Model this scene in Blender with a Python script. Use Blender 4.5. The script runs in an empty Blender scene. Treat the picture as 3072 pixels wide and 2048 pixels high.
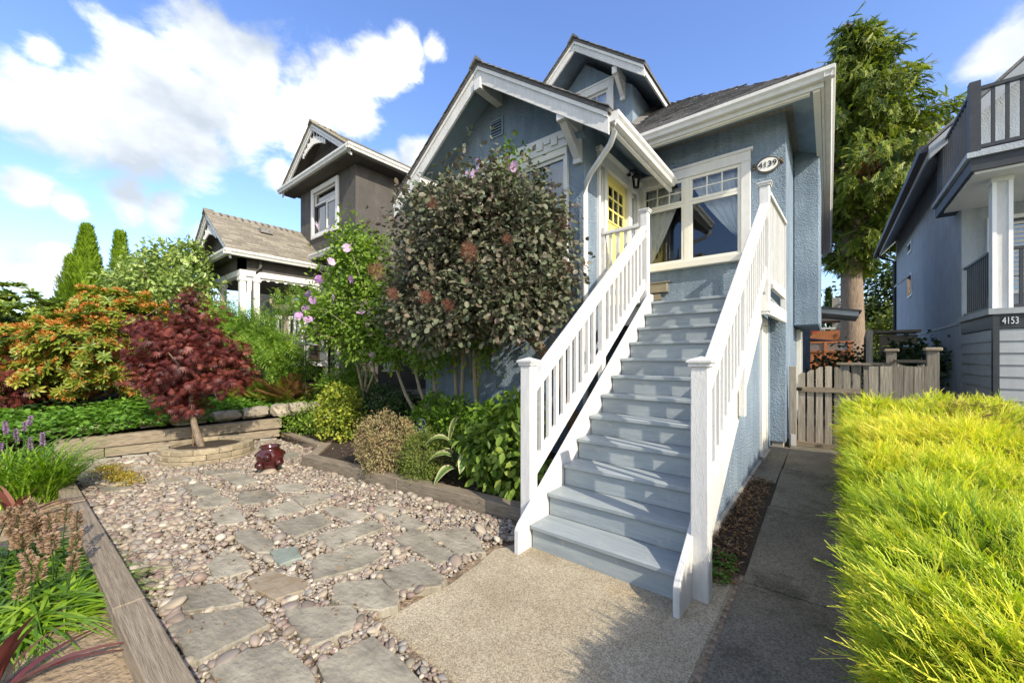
import bpy, math
import numpy as np
from mathutils import Vector, Matrix

R = math.radians
rng = np.random.default_rng(11)
sc = bpy.context.scene
COL = sc.collection

# ------------------------------------------------------------------ camera
cd = bpy.data.cameras.new('camera'); cam = bpy.data.objects.new('camera', cd); COL.objects.link(cam)
cam.location = (0, 0, 1.519); cam.rotation_euler = (R(90), 0, 0.6796)
cd.sensor_width = 36; cd.lens = 13.793; cd.shift_y = 0.01615
cd.clip_start = 0.05; cd.clip_end = 3000
sc.camera = cam

# ------------------------------------------------------------------ sun and sky
SUN_EL, SUN_AZ = R(34.3), math.atan2(0.954, -0.300)
sunv = Vector((math.sin(SUN_AZ) * math.cos(SUN_EL), math.cos(SUN_AZ) * math.cos(SUN_EL), math.sin(SUN_EL)))
ld = bpy.data.lights.new('sun', 'SUN'); ld.energy = 5.0; ld.angle = R(0.5); ld.color = (1.0, 0.89, 0.72)
sun = bpy.data.objects.new('sun', ld); COL.objects.link(sun)
sun.rotation_euler = sunv.to_track_quat('Z', 'Y').to_euler(); sun.location = (6, -4, 8)

world = bpy.data.worlds.new('World'); sc.world = world; world.use_nodes = True
nt = world.node_tree; nt.nodes.clear()
WN = lambda t: nt.nodes.new(t)
out = WN('ShaderNodeOutputWorld'); bg = WN('ShaderNodeBackground'); bg.inputs[1].default_value = 0.14
sky = WN('ShaderNodeTexSky'); sky.sky_type = 'NISHITA'; sky.sun_disc = False
sky.sun_elevation = SUN_EL; sky.sun_rotation = SUN_AZ; sky.altitude = 60; sky.air_density = 1.0; sky.dust_density = 1.3; sky.ozone_density = 2.0
hs = WN('ShaderNodeHueSaturation'); hs.inputs['Hue'].default_value = .512; hs.inputs['Saturation'].default_value = 1.15; hs.inputs['Value'].default_value = 1.85
nt.links.new(sky.outputs[0], hs.inputs['Color'])
tc = WN('ShaderNodeTexCoord')
def wmath(op, a, b=None, clamp=False):
    n = WN('ShaderNodeMath'); n.operation = op; n.use_clamp = clamp
    for i, v in enumerate((a, b)):
        if v is None: continue
        if isinstance(v, (int, float)): n.inputs[i].default_value = v
        else: nt.links.new(v, n.inputs[i])
    return n.outputs[0]
# cumulus: centres are directions in the sky, radii are angular
CLOUDS = [(-0.876,0.121,0.467,0.076),(-0.825,0.196,0.530,0.088),(-0.822,0.247,0.513,0.094),(-0.880,0.172,0.443,0.113),(-0.917,0.080,0.391,0.088),(-0.920,0.025,0.392,0.056),(-0.927,-0.000,0.376,0.042),(-0.926,0.112,0.360,0.066),(-0.934,0.052,0.352,0.058),(-0.899,0.195,0.391,0.087),(-0.861,0.266,0.433,0.093),(-0.795,0.341,0.502,0.078),(-0.743,0.393,0.542,0.070),(-0.690,0.437,0.577,0.062),(-0.648,0.468,0.601,0.052),(-0.605,0.508,0.613,0.035),(-0.753,0.426,0.502,0.065),(-0.821,0.352,0.449,0.082),(-0.867,0.321,0.381,0.046),(-0.893,0.016,0.450,0.027),(-0.966,-0.000,0.255,0.036),(-0.966,0.045,0.250,0.030),(-0.954,0.115,0.277,0.045),(-0.950,0.155,0.272,0.040),(-0.990,-0.000,0.139,0.040),(-0.986,0.031,0.166,0.027),(-0.715,0.539,0.445,0.047),(-0.747,0.505,0.432,0.031),(-0.944,0.225,0.240,0.035),(0.203,0.876,0.437,0.051),(0.215,0.890,0.403,0.034),
          (.5,.8,.3,.14),(.75,.45,.35,.16),(.2,-.8,.5,.2),(-.5,-.75,.35,.18),(.85,-.3,.2,.15)]
_g = np.random.default_rng(3)      # unseen clouds added round the rest of the sky to neutralise the fill light
for _ in range(46):
    _a, _e = _g.uniform(-1.0, 2.9), _g.uniform(.12, 1.2)
    CLOUDS.append((math.cos(_a + 4.3)*math.cos(_e), math.sin(_a + 4.3)*math.cos(_e), math.sin(_e), _g.uniform(.08, .2)))
acc = None
for (x, y, z, r) in CLOUDS:
    v = Vector((x, y, z)).normalized()
    d = WN('ShaderNodeVectorMath'); d.operation = 'DISTANCE'
    nt.links.new(tc.outputs['Generated'], d.inputs[0]); d.inputs[1].default_value = v
    m = wmath('SUBTRACT', 1.0, wmath('DIVIDE', d.outputs['Value'], r))
    m = wmath('MAXIMUM', m, -0.6)
    acc = m if acc is None else wmath('SMOOTH_MAX' if False else 'MAXIMUM', acc, m)
mp = WN('ShaderNodeMapping'); mp.inputs['Scale'].default_value = (1, 1, 1.5); nt.links.new(tc.outputs['Generated'], mp.inputs[0])
nz = WN('ShaderNodeTexNoise'); nz.inputs['Scale'].default_value = 8; nz.inputs['Detail'].default_value = 12; nz.inputs['Roughness'].default_value = 0.6
nz.inputs['Distortion'].default_value = 0.25
nt.links.new(mp.outputs[0], nz.inputs['Vector'])
val = wmath('ADD', acc, wmath('MULTIPLY', wmath('SUBTRACT', nz.outputs['Fac'], 0.48), 2.3))
mr = WN('ShaderNodeMapRange'); mr.interpolation_type = 'SMOOTHSTEP'
nt.links.new(val, mr.inputs['Value'])
mr.inputs['From Min'].default_value = -0.05; mr.inputs['From Max'].default_value = 0.62
nz2 = WN('ShaderNodeTexNoise'); nz2.inputs['Scale'].default_value = 3.4; nz2.inputs['Detail'].default_value = 5
nt.links.new(mp.outputs[0], nz2.inputs['Vector'])
crmp = WN('ShaderNodeValToRGB'); crmp.color_ramp.elements[0].position = .36; crmp.color_ramp.elements[0].color = (3.7, 4.1, 4.5, 1)
crmp.color_ramp.elements[1].position = .70; crmp.color_ramp.elements[1].color = (11.5, 11.3, 11.0, 1)
nt.links.new(nz2.outputs['Fac'], crmp.inputs['Fac'])
mx = WN('ShaderNodeMixRGB'); nt.links.new(wmath('MULTIPLY', mr.outputs[0], 0.96), mx.inputs['Fac'])
nt.links.new(hs.outputs[0], mx.inputs[1]); nt.links.new(crmp.outputs[0], mx.inputs[2])
nt.links.new(mx.outputs[0], bg.inputs[0]); nt.links.new(bg.outputs[0], out.inputs[0])

vs = sc.view_settings
vs.view_transform = 'Standard'; vs.look = 'None'; vs.exposure = 0.42; vs.gamma = 1.0; vs.use_curve_mapping = False
sc.cycles.max_bounces = 8; sc.cycles.transparent_max_bounces = 12
try: sc.cycles.use_denoising = True
except Exception: pass

# ------------------------------------------------------------------ materials
MATS = {}
def pmat(name, c1, c2=None, scale=4.0, rough=0.7, bump=0.0, bscale=40.0, stretch=(1, 1, 1), rand=0.0, detail=6, spec=0.35, metal=0.0,
         c3=None, voro=0.0, bdist=0.01, dirt=None, streak=0.0):
    m = bpy.data.materials.new(name); m.use_nodes = True
    t = m.node_tree; N = t.nodes; Lk = t.links
    p = N['Principled BSDF']; p.inputs['Roughness'].default_value = rough; p.inputs['Metallic'].default_value = metal
    p.inputs['Specular IOR Level'].default_value = spec
    co = N.new('ShaderNodeTexCoord'); mpn = N.new('ShaderNodeMapping'); mpn.inputs['Scale'].default_value = stretch
    oi = N.new('ShaderNodeObjectInfo')
    if rand:
        va = N.new('ShaderNodeVectorMath'); va.operation = 'SCALE'; va.inputs[3].default_value = 37.0
        cx = N.new('ShaderNodeCombineXYZ'); Lk.new(oi.outputs['Random'], cx.inputs[0]); Lk.new(oi.outputs['Random'], cx.inputs[1])
        Lk.new(cx.outputs[0], va.inputs[0])
        ad = N.new('ShaderNodeVectorMath'); Lk.new(co.outputs['Object'], ad.inputs[0]); Lk.new(va.outputs[0], ad.inputs[1]); Lk.new(ad.outputs[0], mpn.inputs[0])
    else:
        Lk.new(co.outputs['Object'], mpn.inputs[0])
    col = None
    n1 = N.new('ShaderNodeTexNoise'); n1.inputs['Scale'].default_value = scale; n1.inputs['Detail'].default_value = detail
    n1.inputs['Roughness'].default_value = 0.65
    Lk.new(mpn.outputs[0], n1.inputs['Vector'])
    rp = N.new('ShaderNodeValToRGB'); e = rp.color_ramp.elements
    e[0].position = 0.3; e[0].color = (*c1, 1); e[1].position = 0.7; e[1].color = (*(c2 or c1), 1)
    if c3: k = e.new(0.5); k.color = (*c3, 1)
    Lk.new(n1.outputs['Fac'], rp.inputs['Fac']); col = rp.outputs[0]
    if dirt:      # worn / stained patches of another colour: (colour, scale, threshold)
        dn = N.new('ShaderNodeTexNoise'); dn.inputs['Scale'].default_value = dirt[1]; dn.inputs['Detail'].default_value = 8; dn.inputs['Roughness'].default_value = .7
        Lk.new(co.outputs['Object'], dn.inputs['Vector'])
        dr = N.new('ShaderNodeMapRange'); dr.inputs['From Min'].default_value = dirt[2]; dr.inputs['From Max'].default_value = dirt[2] + .1
        dr.inputs['To Max'].default_value = dirt[3] if len(dirt) > 3 else .8
        Lk.new(dn.outputs['Fac'], dr.inputs['Value'])
        mxx = N.new('ShaderNodeMixRGB'); Lk.new(dr.outputs[0], mxx.inputs['Fac']); Lk.new(col, mxx.inputs[1]); mxx.inputs[2].default_value = (*dirt[0], 1); col = mxx.outputs[0]
    if streak:    # rain streaks and blotches running down the surface
        sm = N.new('ShaderNodeMapping'); sm.inputs['Scale'].default_value = (2.6, 2.6, .28); Lk.new(co.outputs['Object'], sm.inputs[0])
        sn = N.new('ShaderNodeTexNoise'); sn.inputs['Scale'].default_value = 2.4; sn.inputs['Detail'].default_value = 9; sn.inputs['Roughness'].default_value = .7; Lk.new(sm.outputs[0], sn.inputs['Vector'])
        sr = N.new('ShaderNodeMapRange'); sr.inputs['From Min'].default_value = .3; sr.inputs['From Max'].default_value = .7; sr.inputs['To Min'].default_value = 1 - streak; sr.inputs['To Max'].default_value = 1 + streak*.5
        Lk.new(sn.outputs['Fac'], sr.inputs['Value']); sh_ = N.new('ShaderNodeHueSaturation'); Lk.new(col, sh_.inputs['Color']); Lk.new(sr.outputs[0], sh_.inputs['Value']); col = sh_.outputs[0]
    if voro:
        vn = N.new('ShaderNodeTexVoronoi'); vn.inputs['Scale'].default_value = voro; Lk.new(mpn.outputs[0], vn.inputs['Vector'])
        h2 = N.new('ShaderNodeHueSaturation'); Lk.new(col, h2.inputs['Color'])
        sp = N.new('ShaderNodeSeparateColor'); Lk.new(vn.outputs['Color'], sp.inputs[0])
        r2 = N.new('ShaderNodeMapRange'); r2.inputs['To Min'].default_value = .6; r2.inputs['To Max'].default_value = 1.4; Lk.new(sp.outputs[0], r2.inputs['Value'])
        Lk.new(r2.outputs[0], h2.inputs['Value']); col = h2.outputs[0]
    if rand:
        h = N.new('ShaderNodeHueSaturation'); Lk.new(col, h.inputs['Color'])
        r = N.new('ShaderNodeMapRange'); r.inputs['To Min'].default_value = 1 - rand; r.inputs['To Max'].default_value = 1 + rand
        Lk.new(oi.outputs['Random'], r.inputs['Value']); Lk.new(r.outputs[0], h.inputs['Value']); col = h.outputs[0]
    Lk.new(col, p.inputs['Base Color'])
    if bump:
        b = N.new('ShaderNodeBump'); b.inputs['Strength'].default_value = bump; b.inputs['Distance'].default_value = bdist
        n2 = N.new('ShaderNodeTexNoise'); n2.inputs['Scale'].default_value = bscale; n2.inputs['Detail'].default_value = 5
        Lk.new(mpn.outputs[0], n2.inputs['Vector']); Lk.new(n2.outputs['Fac'], b.inputs['Height'])
        Lk.new(b.outputs[0], p.inputs['Normal'])
    MATS[name] = m
    return m

def lmat(name, cols, trans=0.3, rough=0.5, spec=0.3):
    """foliage: colour picked per leaf from the mesh attribute rnd, some light passes through"""
    m = bpy.data.materials.new(name); m.use_nodes = True
    t = m.node_tree; N = t.nodes; Lk = t.links
    p = N['Principled BSDF']; p.inputs['Roughness'].default_value = rough; p.inputs['Specular IOR Level'].default_value = spec
    at = N.new('ShaderNodeAttribute'); at.attribute_name = 'rnd'
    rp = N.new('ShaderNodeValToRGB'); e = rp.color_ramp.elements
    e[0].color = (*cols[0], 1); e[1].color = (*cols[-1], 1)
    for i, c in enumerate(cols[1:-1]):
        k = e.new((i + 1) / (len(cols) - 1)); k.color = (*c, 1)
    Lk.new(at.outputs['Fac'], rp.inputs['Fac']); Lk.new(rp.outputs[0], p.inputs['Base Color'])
    if trans:
        tr = N.new('ShaderNodeBsdfTranslucent'); ms = N.new('ShaderNodeMixShader'); ms.inputs[0].default_value = trans
        hh = N.new('ShaderNodeHueSaturation'); hh.inputs['Value'].default_value = 1.5; hh.inputs['Saturation'].default_value = 1.1
        Lk.new(rp.outputs[0], hh.inputs['Color']); Lk.new(hh.outputs[0], tr.inputs['Color'])
        Lk.new(p.outputs[0], ms.inputs[1]); Lk.new(tr.outputs[0], ms.inputs[2]); Lk.new(ms.outputs[0], N['Material Output'].inputs[0])
    MATS[name] = m
    return m

def glassmat(name, tint=(.75, .85, .9), base_refl=.12):
    m = bpy.data.materials.new(name); m.use_nodes = True
    t = m.node_tree; N = t.nodes; Lk = t.links; N.remove(N['Principled BSDF'])
    g = N.new('ShaderNodeBsdfGlossy'); g.inputs['Roughness'].default_value = 0.015; g.inputs['Color'].default_value = (.9, .94, 1, 1)
    tr = N.new('ShaderNodeBsdfTransparent'); tr.inputs['Color'].default_value = (*tint, 1)
    fr = N.new('ShaderNodeFresnel'); fr.inputs['IOR'].default_value = 1.5
    ad = N.new('ShaderNodeMath'); ad.operation = 'ADD'; ad.use_clamp = True; ad.inputs[1].default_value = base_refl; Lk.new(fr.outputs[0], ad.inputs[0])
    ms = N.new('ShaderNodeMixShader'); Lk.new(ad.outputs[0], ms.inputs[0]); Lk.new(tr.outputs[0], ms.inputs[1]); Lk.new(g.outputs[0], ms.inputs[2])
    Lk.new(ms.outputs[0], N['Material Output'].inputs[0]); MATS[name] = m
    return m

pmat('stucco_blue', (.195, .268, .350), (.290, .372, .460), 1.6, .9, 1.0, 58, bdist=.042, c3=(.240, .316, .402), streak=.28, detail=9)
pmat('stucco_blue_flat', (.20, .27, .345), (.23, .305, .385), 2.5, .85, .4, 50, streak=.15)
pmat('white_paint', (.63, .63, .61), (.70, .70, .68), 9, .45, .12, 30, (1, 1, 1), dirt=((.46, .45, .41), 5.5, .64, .5), streak=.10)
pmat('white_worn', (.56, .56, .55), (.67, .67, .66), 14, .5, .4, 70, (4, 4, .6), rand=.06, dirt=((.32, .30, .27), 9, .64, .75), streak=.14)
pmat('cream_paint', (.68, .665, .59), (.74, .725, .65), 5, .45)
pmat('tread_paint', (.235, .275, .295), (.33, .37, .385), 7, .5, .25, 40, (.5, 3, 3), rand=.09, dirt=((.44, .42, .37), 11, .585, .55), detail=10)
pmat('shingle_dark', (.085, .082, .080), (.19, .182, .176), 26, .95, .5, 90, rand=.42)
pmat('shingle_brown', (.165, .148, .118), (.27, .248, .20), 22, .95, .5, 90, rand=.22)
pmat('stucco_brown', (.072, .067, .062), (.102, .095, .088), 3, .9, .6, 45, bdist=.02, streak=.2)
pmat('stucco_grey', (.34, .38, .42), (.42, .46, .50), 3, .9, .6, 45, bdist=.02, streak=.18)
pmat('paint_charcoal', (.028, .033, .040), (.045, .052, .06), 5, .5)
pmat('siding_grey', (.28, .305, .325), (.34, .365, .385), 5, .6, .2, 50, (.3, 1, 3), rand=.05, streak=.12)
pmat('timber_x', (.13, .105, .075), (.31, .26, .19), 9, .85, .7, 30, (.35, 6, 6), rand=.15, c3=(.225, .186, .135), detail=9)
pmat('timber_y', (.13, .105, .075), (.31, .26, .19), 9, .85, .7, 30, (6, .35, 6), rand=.15, c3=(.225, .186, .135), detail=9)
pmat('timber_z', (.145, .130, .105), (.35, .315, .26), 9, .85, .7, 30, (6, 6, .35), rand=.32, c3=(.245, .22, .18), detail=9)
pmat('flagstone', (.15, .138, .105), (.37, .34, .265), 3.2, .8, .8, 18, (1, 1.8, 1), rand=.22, c3=(.26, .238, .185), dirt=((.31, .225, .125), 2.2, .58, .5), bdist=.018, detail=14)
pmat('flagstone_green', (.15, .18, .15), (.25, .28, .24), 5, .8, .6, 28, bdist=.012)
pmat('flagstone_rust', (.20, .15, .09), (.30, .26, .2), 5, .8, .6, 28, bdist=.012)
pmat('gravel_base', (.16, .115, .075), (.32, .25, .18), 24, .95, 1.0, 60, voro=40, bdist=.02)
pmat('aggregate', (.27, .225, .15), (.43, .375, .27), 2.2, .85, .8, 160, voro=150, bdist=.008, dirt=((.47, .36, .21), 1.5, .57, .5), detail=10)
pmat('path_concrete', (.10, .09, .07), (.185, .168, .132), 2.0, .85, .7, 150, voro=130, bdist=.008, dirt=((.05, .05, .03), 2.2, .52, .65), detail=10)
pmat('concrete', (.26, .25, .22), (.38, .36, .32), 6, .9, .5, 40)
pmat('soil_dark', (.030, .022, .015), (.075, .055, .036), 14, .95, 1.0, 40, bdist=.03, c3=(.05, .037, .025))
pmat('soil_light', (.21, .155, .095), (.34, .265, .175), 9, .95, 1.0, 26, bdist=.03, dirt=((.15, .105, .06), 6, .58, .6))
pmat('ground_earth', (.13, .14, .07), (.22, .21, .13), 3, .95, .6, 12, bdist=.03)
pmat('planter_block', (.20, .165, .105), (.36, .305, .21), 14, .9, .7, 60, rand=.16, dirt=((.14, .12, .08), 5, .58, .5))
pmat('wall_stone', (.19, .165, .125), (.33, .295, .235), 7, .9, .9, 22, rand=.18, bdist=.02)
pmat('glaze', (.028, .006, .006), (.075, .014, .012), 5, .10, .1, 12, spec=.8)
pmat('bark', (.14, .105, .075), (.31, .245, .18), 16, .9, 1.0, 30, (4, 4, .8), bdist=.02)
pmat('bark_cedar', (.15, .11, .08), (.36, .275, .20), 9, .9, 1.0, 16, (5, 5, .5), bdist=.06)
pmat('bark_red', (.14, .085, .05), (.28, .18, .11), 14, .9, 1.0, 26, (4, 4, .6), bdist=.03)
pmat('bark_pale', (.19, .165, .11), (.33, .29, .21), 16, .85, .6, 30, (4, 4, .8))
pmat('door_yellow', (.79, .67, .20), (.82, .70, .23), 4, .4)
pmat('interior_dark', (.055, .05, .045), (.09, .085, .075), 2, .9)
pmat('curtain', (.78, .77, .73), (.83, .82, .78), 3, .9)
pmat('blind', (.62, .62, .6), (.68, .68, .66), 3, .8)
pmat('metal_black', (.012, .012, .013), (.02, .02, .022), 5, .4, metal=.6)
pmat('bronze', (.10, .085, .06), (.16, .135, .1), 12, .5, metal=.4)
pmat('plaque_white', (.78, .77, .72), (.82, .81, .77), 3, .4)
pmat('mailbox_metal', (.22, .2, .165), (.3, .275, .23), 8, .45, metal=.5)
pmat('sign_blue', (.012, .025, .16), (.016, .03, .19), 3, .4)
pmat('letter_white', (.82, .82, .82), (.84, .84, .84), 3, .5)
pmat('letter_black', (.01, .01, .01), (.015, .015, .015), 3, .5)
pmat('letter_steel', (.62, .63, .64), (.7, .71, .72), 3, .35, metal=.3)
pmat('cedar_wood', (.30, .105, .035), (.44, .175, .07), 6, .8, .3, 30, (4, 4, .4), rand=.15)
pmat('lattice_white', (.6, .57, .5), (.7, .67, .6), 6, .7)
pmat('tarp_blue', (.012, .02, .05), (.02, .03, .07), 6, .6)
pmat('red_cloth', (.55, .03, .03), (.6, .04, .04), 5, .7)
pmat('door_red', (.36, .11, .07), (.42, .14, .09), 5, .5)
pmat('urn_white', (.62, .64, .6), (.75, .76, .72), 9, .6, dirt=((.15, .19, .16), 4, .55, .6))
pmat('urn_green', (.10, .135, .12), (.16, .2, .18), 9, .6)
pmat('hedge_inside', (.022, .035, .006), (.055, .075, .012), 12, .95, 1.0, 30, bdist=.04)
glassmat('glass', (.95, .97, .98), .0); glassmat('glass_dark', (.35, .42, .48), .16)

lmat('leaf_maple', [(.025, .008, .008), (.078, .018, .017), (.155, .036, .028), (.26, .08, .055)], .25, .45, .35)
lmat('leaf_smoke', [(.042, .052, .026), (.080, .072, .046), (.115, .145, .080), (.135, .100, .075), (.195, .22, .145)], .15, .48, .35)
lmat('plume_smoke', [(.19, .07, .05), (.30, .125, .09), (.34, .18, .11)], .4)
lmat('leaf_lilac', [(.06, .11, .025), (.15, .23, .05), (.28, .37, .09), (.42, .48, .17)], .25, .35, .5)
lmat('leaf_hibiscus', [(.05, .10, .012), (.10, .19, .022), (.19, .30, .04), (.30, .38, .06)], .35)
lmat('petal_mauve', [(.45, .24, .52), (.62, .38, .66), (.75, .62, .8)], .35)
lmat('leaf_rhodo', [(.04, .08, .012), (.10, .165, .025), (.20, .27, .035), (.38, .38, .06)], .2, .38, .5)
lmat('leaf_rhodo_gold', [(.055, .10, .012), (.14, .205, .025), (.27, .32, .045), (.44, .40, .07)], .25, .4, .45)
lmat('head_orange', [(.30, .09, .018), (.43, .17, .03), (.50, .25, .06)], .15)
lmat('leaf_wisteria', [(.03, .075, .010), (.09, .18, .02), (.19, .32, .035), (.33, .43, .06)], .3)
lmat('leaf_cedar', [(.035, .065, .012), (.095, .145, .02), (.185, .235, .03), (.29, .315, .045)], .3)
lmat('leaf_cedar_brown', [(.2, .09, .03), (.3, .15, .06)], .2)
lmat('leaf_arborvitae', [(.06, .12, .008), (.15, .26, .014), (.28, .40, .03)], .2)
lmat('leaf_dark', [(.014, .035, .010), (.035, .075, .018), (.075, .125, .03)], .2, .4, .5)
lmat('leaf_euonymus', [(.04, .095, .012), (.12, .195, .02), (.30, .33, .035), (.47, .45, .07)], .2, .45, .4)
lmat('leaf_spirea', [(.08, .10, .025), (.18, .185, .055), (.29, .255, .125), (.33, .215, .13), (.23, .27, .07)], .25)
lmat('leaf_hebe', [(.05, .085, .014), (.12, .165, .028), (.20, .235, .05)], .25)
lmat('leaf_fresh', [(.045, .10, .012), (.10, .205, .02), (.20, .33, .04), (.33, .42, .08)], .38)
lmat('leaf_bigbush', [(.035, .08, .012), (.085, .155, .02), (.17, .26, .035), (.27, .32, .06)], .3, .5, .3)
lmat('leaf_hosta', [(.10, .19, .05), (.15, .26, .07), (.5, .5, .24), (.66, .62, .36)], .25, .4)
lmat('leaf_cover', [(.05, .13, .015), (.11, .23, .025), (.20, .36, .045)], .3)
lmat('leaf_blade', [(.07, .16, .012), (.17, .31, .022), (.30, .44, .04)], .35, .35, .5)
lmat('liatris_head', [(.16, .105, .06), (.27, .185, .11), (.30, .20, .18)], .15)
lmat('liatris_bloom', [(.24, .13, .28), (.36, .21, .40)], .2)
lmat('leaf_cordyline', [(.055, .012, .014), (.13, .035, .03), (.26, .12, .075)], .2, .35, .5)
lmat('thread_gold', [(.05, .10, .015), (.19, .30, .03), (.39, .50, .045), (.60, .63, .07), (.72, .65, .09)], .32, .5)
lmat('fern_leaf', [(.10, .15, .02), (.20, .25, .035), (.33, .31, .06)], .35)
lmat('fern_brown', [(.14, .075, .03), (.24, .13, .05)], .2)
lmat('leaf_lily', [(.05, .10, .02), (.13, .18, .035)], .3)
lmat('petal_red', [(.45, .01, .015), (.6, .02, .02)], .2)
lmat('sedum_leaf', [(.24, .13, .025), (.36, .26, .04), (.28, .32, .05)], .2)
lmat('leaf_backtree', [(.02, .04, .012), (.05, .085, .02), (.11, .15, .035)], .25)
lmat('litter_leaf', [(.09, .05, .025), (.20, .12, .06), (.32, .2, .1)], .1)
# river pebbles: colour per stone
lmat('pebble', [(.11, .095, .078), (.225, .18, .145), (.30, .255, .19), (.215, .152, .13), (.195, .185, .165), (.36, .31, .235), (.17, .122, .105), (.44, .40, .33), (.25, .205, .14), (.22, .215, .20)], 0, .6, .35)

# ------------------------------------------------------------------ mesh helpers
class MB:
    def __init__(s): s.v = []; s.f = []
    def add(s, vs, fs):
        o = len(s.v); s.v.extend([tuple(map(float, q)) for q in vs]); s.f.extend([tuple(i + o for i in q) for q in fs]); return s
    def box(s, x0, x1, y0, y1, z0, z1):
        return s.add([(x0,y0,z0),(x1,y0,z0),(x1,y1,z0),(x0,y1,z0),(x0,y0,z1),(x1,y0,z1),(x1,y1,z1),(x0,y1,z1)],
                     [(0,3,2,1),(4,5,6,7),(0,1,5,4),(1,2,6,5),(2,3,7,6),(3,0,4,7)])
    def prism(s, poly, ext):
        n = len(poly); e = Vector(ext); P = [Vector(p) for p in poly]
        nrm = Vector((0, 0, 0))
        for i in range(n): nrm += P[i].cross(P[(i + 1) % n])
        if nrm.dot(e) > 0: P = P[::-1]
        return s.add(P + [p + e for p in P], [tuple(range(n)), tuple(range(2*n-1, n-1, -1))] + [(i, i + n, (i + 1) % n + n, (i + 1) % n) for i in range(n)])
    def bar(s, a, b, w, h, up=(0, 0, 1)):
        """rectangular bar from a to b, w across, h along up"""
        a, b = Vector(a), Vector(b); d = (b - a).normalized(); u = Vector(up); side = d.cross(u).normalized(); u = side.cross(d).normalized()
        q = [a + side * (w/2 * i) + u * (h/2 * j) for i, j in ((-1,-1),(1,-1),(1,1),(-1,1))]
        return s.prism(q, b - a)
    def vbar(s, a, b, w, h):
        """sloping bar whose ends and thickness are vertical (h measured straight up)"""
        a, b = Vector(a), Vector(b); d = b - a; side = Vector((d.y, -d.x, 0)).normalized() * (w/2)
        z = Vector((0, 0, h/2))
        return s.prism([a - side - z, a + side - z, a + side + z, a - side + z], d)
    def tube(s, path, rad, n=7, cap=True):
        P = [Vector(p) for p in path]; rings = []
        for i, p in enumerate(P):
            d = (P[min(i+1, len(P)-1)] - P[max(i-1, 0)]).normalized()
            a = Vector((0, 0, 1)) if abs(d.z) < .9 else Vector((1, 0, 0))
            u = d.cross(a).normalized(); w = d.cross(u).normalized()
            r = rad[i] if hasattr(rad, '__len__') else rad
            rings.append([p + (u * math.cos(6.2832*k/n) + w * math.sin(6.2832*k/n)) * r for k in range(n)])
        o = [q for rg in rings for q in rg]
        fs = [(i*n + k, i*n + (k+1) % n, (i+1)*n + (k+1) % n, (i+1)*n + k) for i in range(len(P)-1) for k in range(n)]
        if cap: fs += [tuple(range(n-1, -1, -1)), tuple((len(P)-1)*n + k for k in range(n))]
        return s.add(o, fs)
    def lathe(s, prof, c, n=20):
        c = Vector(c); o = []
        for (r, z) in prof: o += [c + Vector((r*math.cos(6.2832*k/n), r*math.sin(6.2832*k/n), z)) for k in range(n)]
        fs = [(i*n + k, i*n + (k+1) % n, (i+1)*n + (k+1) % n, (i+1)*n + k) for i in range(len(prof)-1) for k in range(n)]
        fs += [tuple(range(n-1, -1, -1)), tuple((len(prof)-1)*n + k for k in range(n))]
        return s.add(o, fs)
    def mesh(s, name, smooth=False):
        me = bpy.data.meshes.new(name); me.from_pydata(s.v, [], s.f)
        if smooth: me.polygons.foreach_set('use_smooth', [True] * len(me.polygons))
        me.update(); return me
    def build(s, name, mat, parent=None, smooth=False, bevel=0):
        return link(name, s.mesh(name, smooth), mat, parent, bevel)

def link(name, me, mat, parent=None, bevel=0, loc=None):
    o = bpy.data.objects.new(name, me); COL.objects.link(o)
    if mat and not me.materials: me.materials.append(MATS[mat])
    if parent is not None:
        o.parent = parent
        if parent.type == 'EMPTY': o.matrix_parent_inverse = Matrix.Translation(-parent.location)
    if loc is not None: o.location = loc
    if bevel:
        b = o.modifiers.new('bevel', 'BEVEL'); b.width = bevel; b.segments = 1; b.limit_method = 'ANGLE'
    return o
def tag(o, label, cat, group=None):
    o['label'] = label; o['category'] = cat
    if group: o['group'] = group
    return o
def thing(name, label, cat, loc, group=None):
    e = bpy.data.objects.new(name, None); COL.objects.link(e); e.location = loc; e.empty_display_size = .2
    return tag(e, label, cat, group)
def structure(o, kind='structure'): o['kind'] = kind; return o
def box(name, mat, parent, *a, bevel=0): return MB().box(*a).build(name, mat, parent, bevel=bevel)

def np_mesh(name, V, faces_loops, loop_tot, rnd=None, smooth=False):
    """fast mesh from arrays: V (n,3), faces_loops flat vertex indices, loop_tot per face; rnd per vertex"""
    me = bpy.data.meshes.new(name)
    me.vertices.add(len(V)); me.vertices.foreach_set('co', np.ascontiguousarray(V, np.float32).ravel())
    me.loops.add(len(faces_loops)); me.loops.foreach_set('vertex_index', np.ascontiguousarray(faces_loops, np.int32))
    nf = len(loop_tot); me.polygons.add(nf)
    st = np.concatenate([[0], np.cumsum(loop_tot)[:-1]]).astype(np.int32)
    me.polygons.foreach_set('loop_start', st); me.polygons.foreach_set('loop_total', np.asarray(loop_tot, np.int32))
    if smooth: me.polygons.foreach_set('use_smooth', np.ones(nf, bool))
    if rnd is not None:
        at = me.attributes.new('rnd', 'FLOAT', 'POINT'); at.data.foreach_set('value', np.clip(rnd, 0, 1).astype(np.float32))
    me.update(calc_edges=True); me.validate(); return me
def nrm(a): return a / np.maximum(np.linalg.norm(a, axis=-1, keepdims=True), 1e-9)

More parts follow.
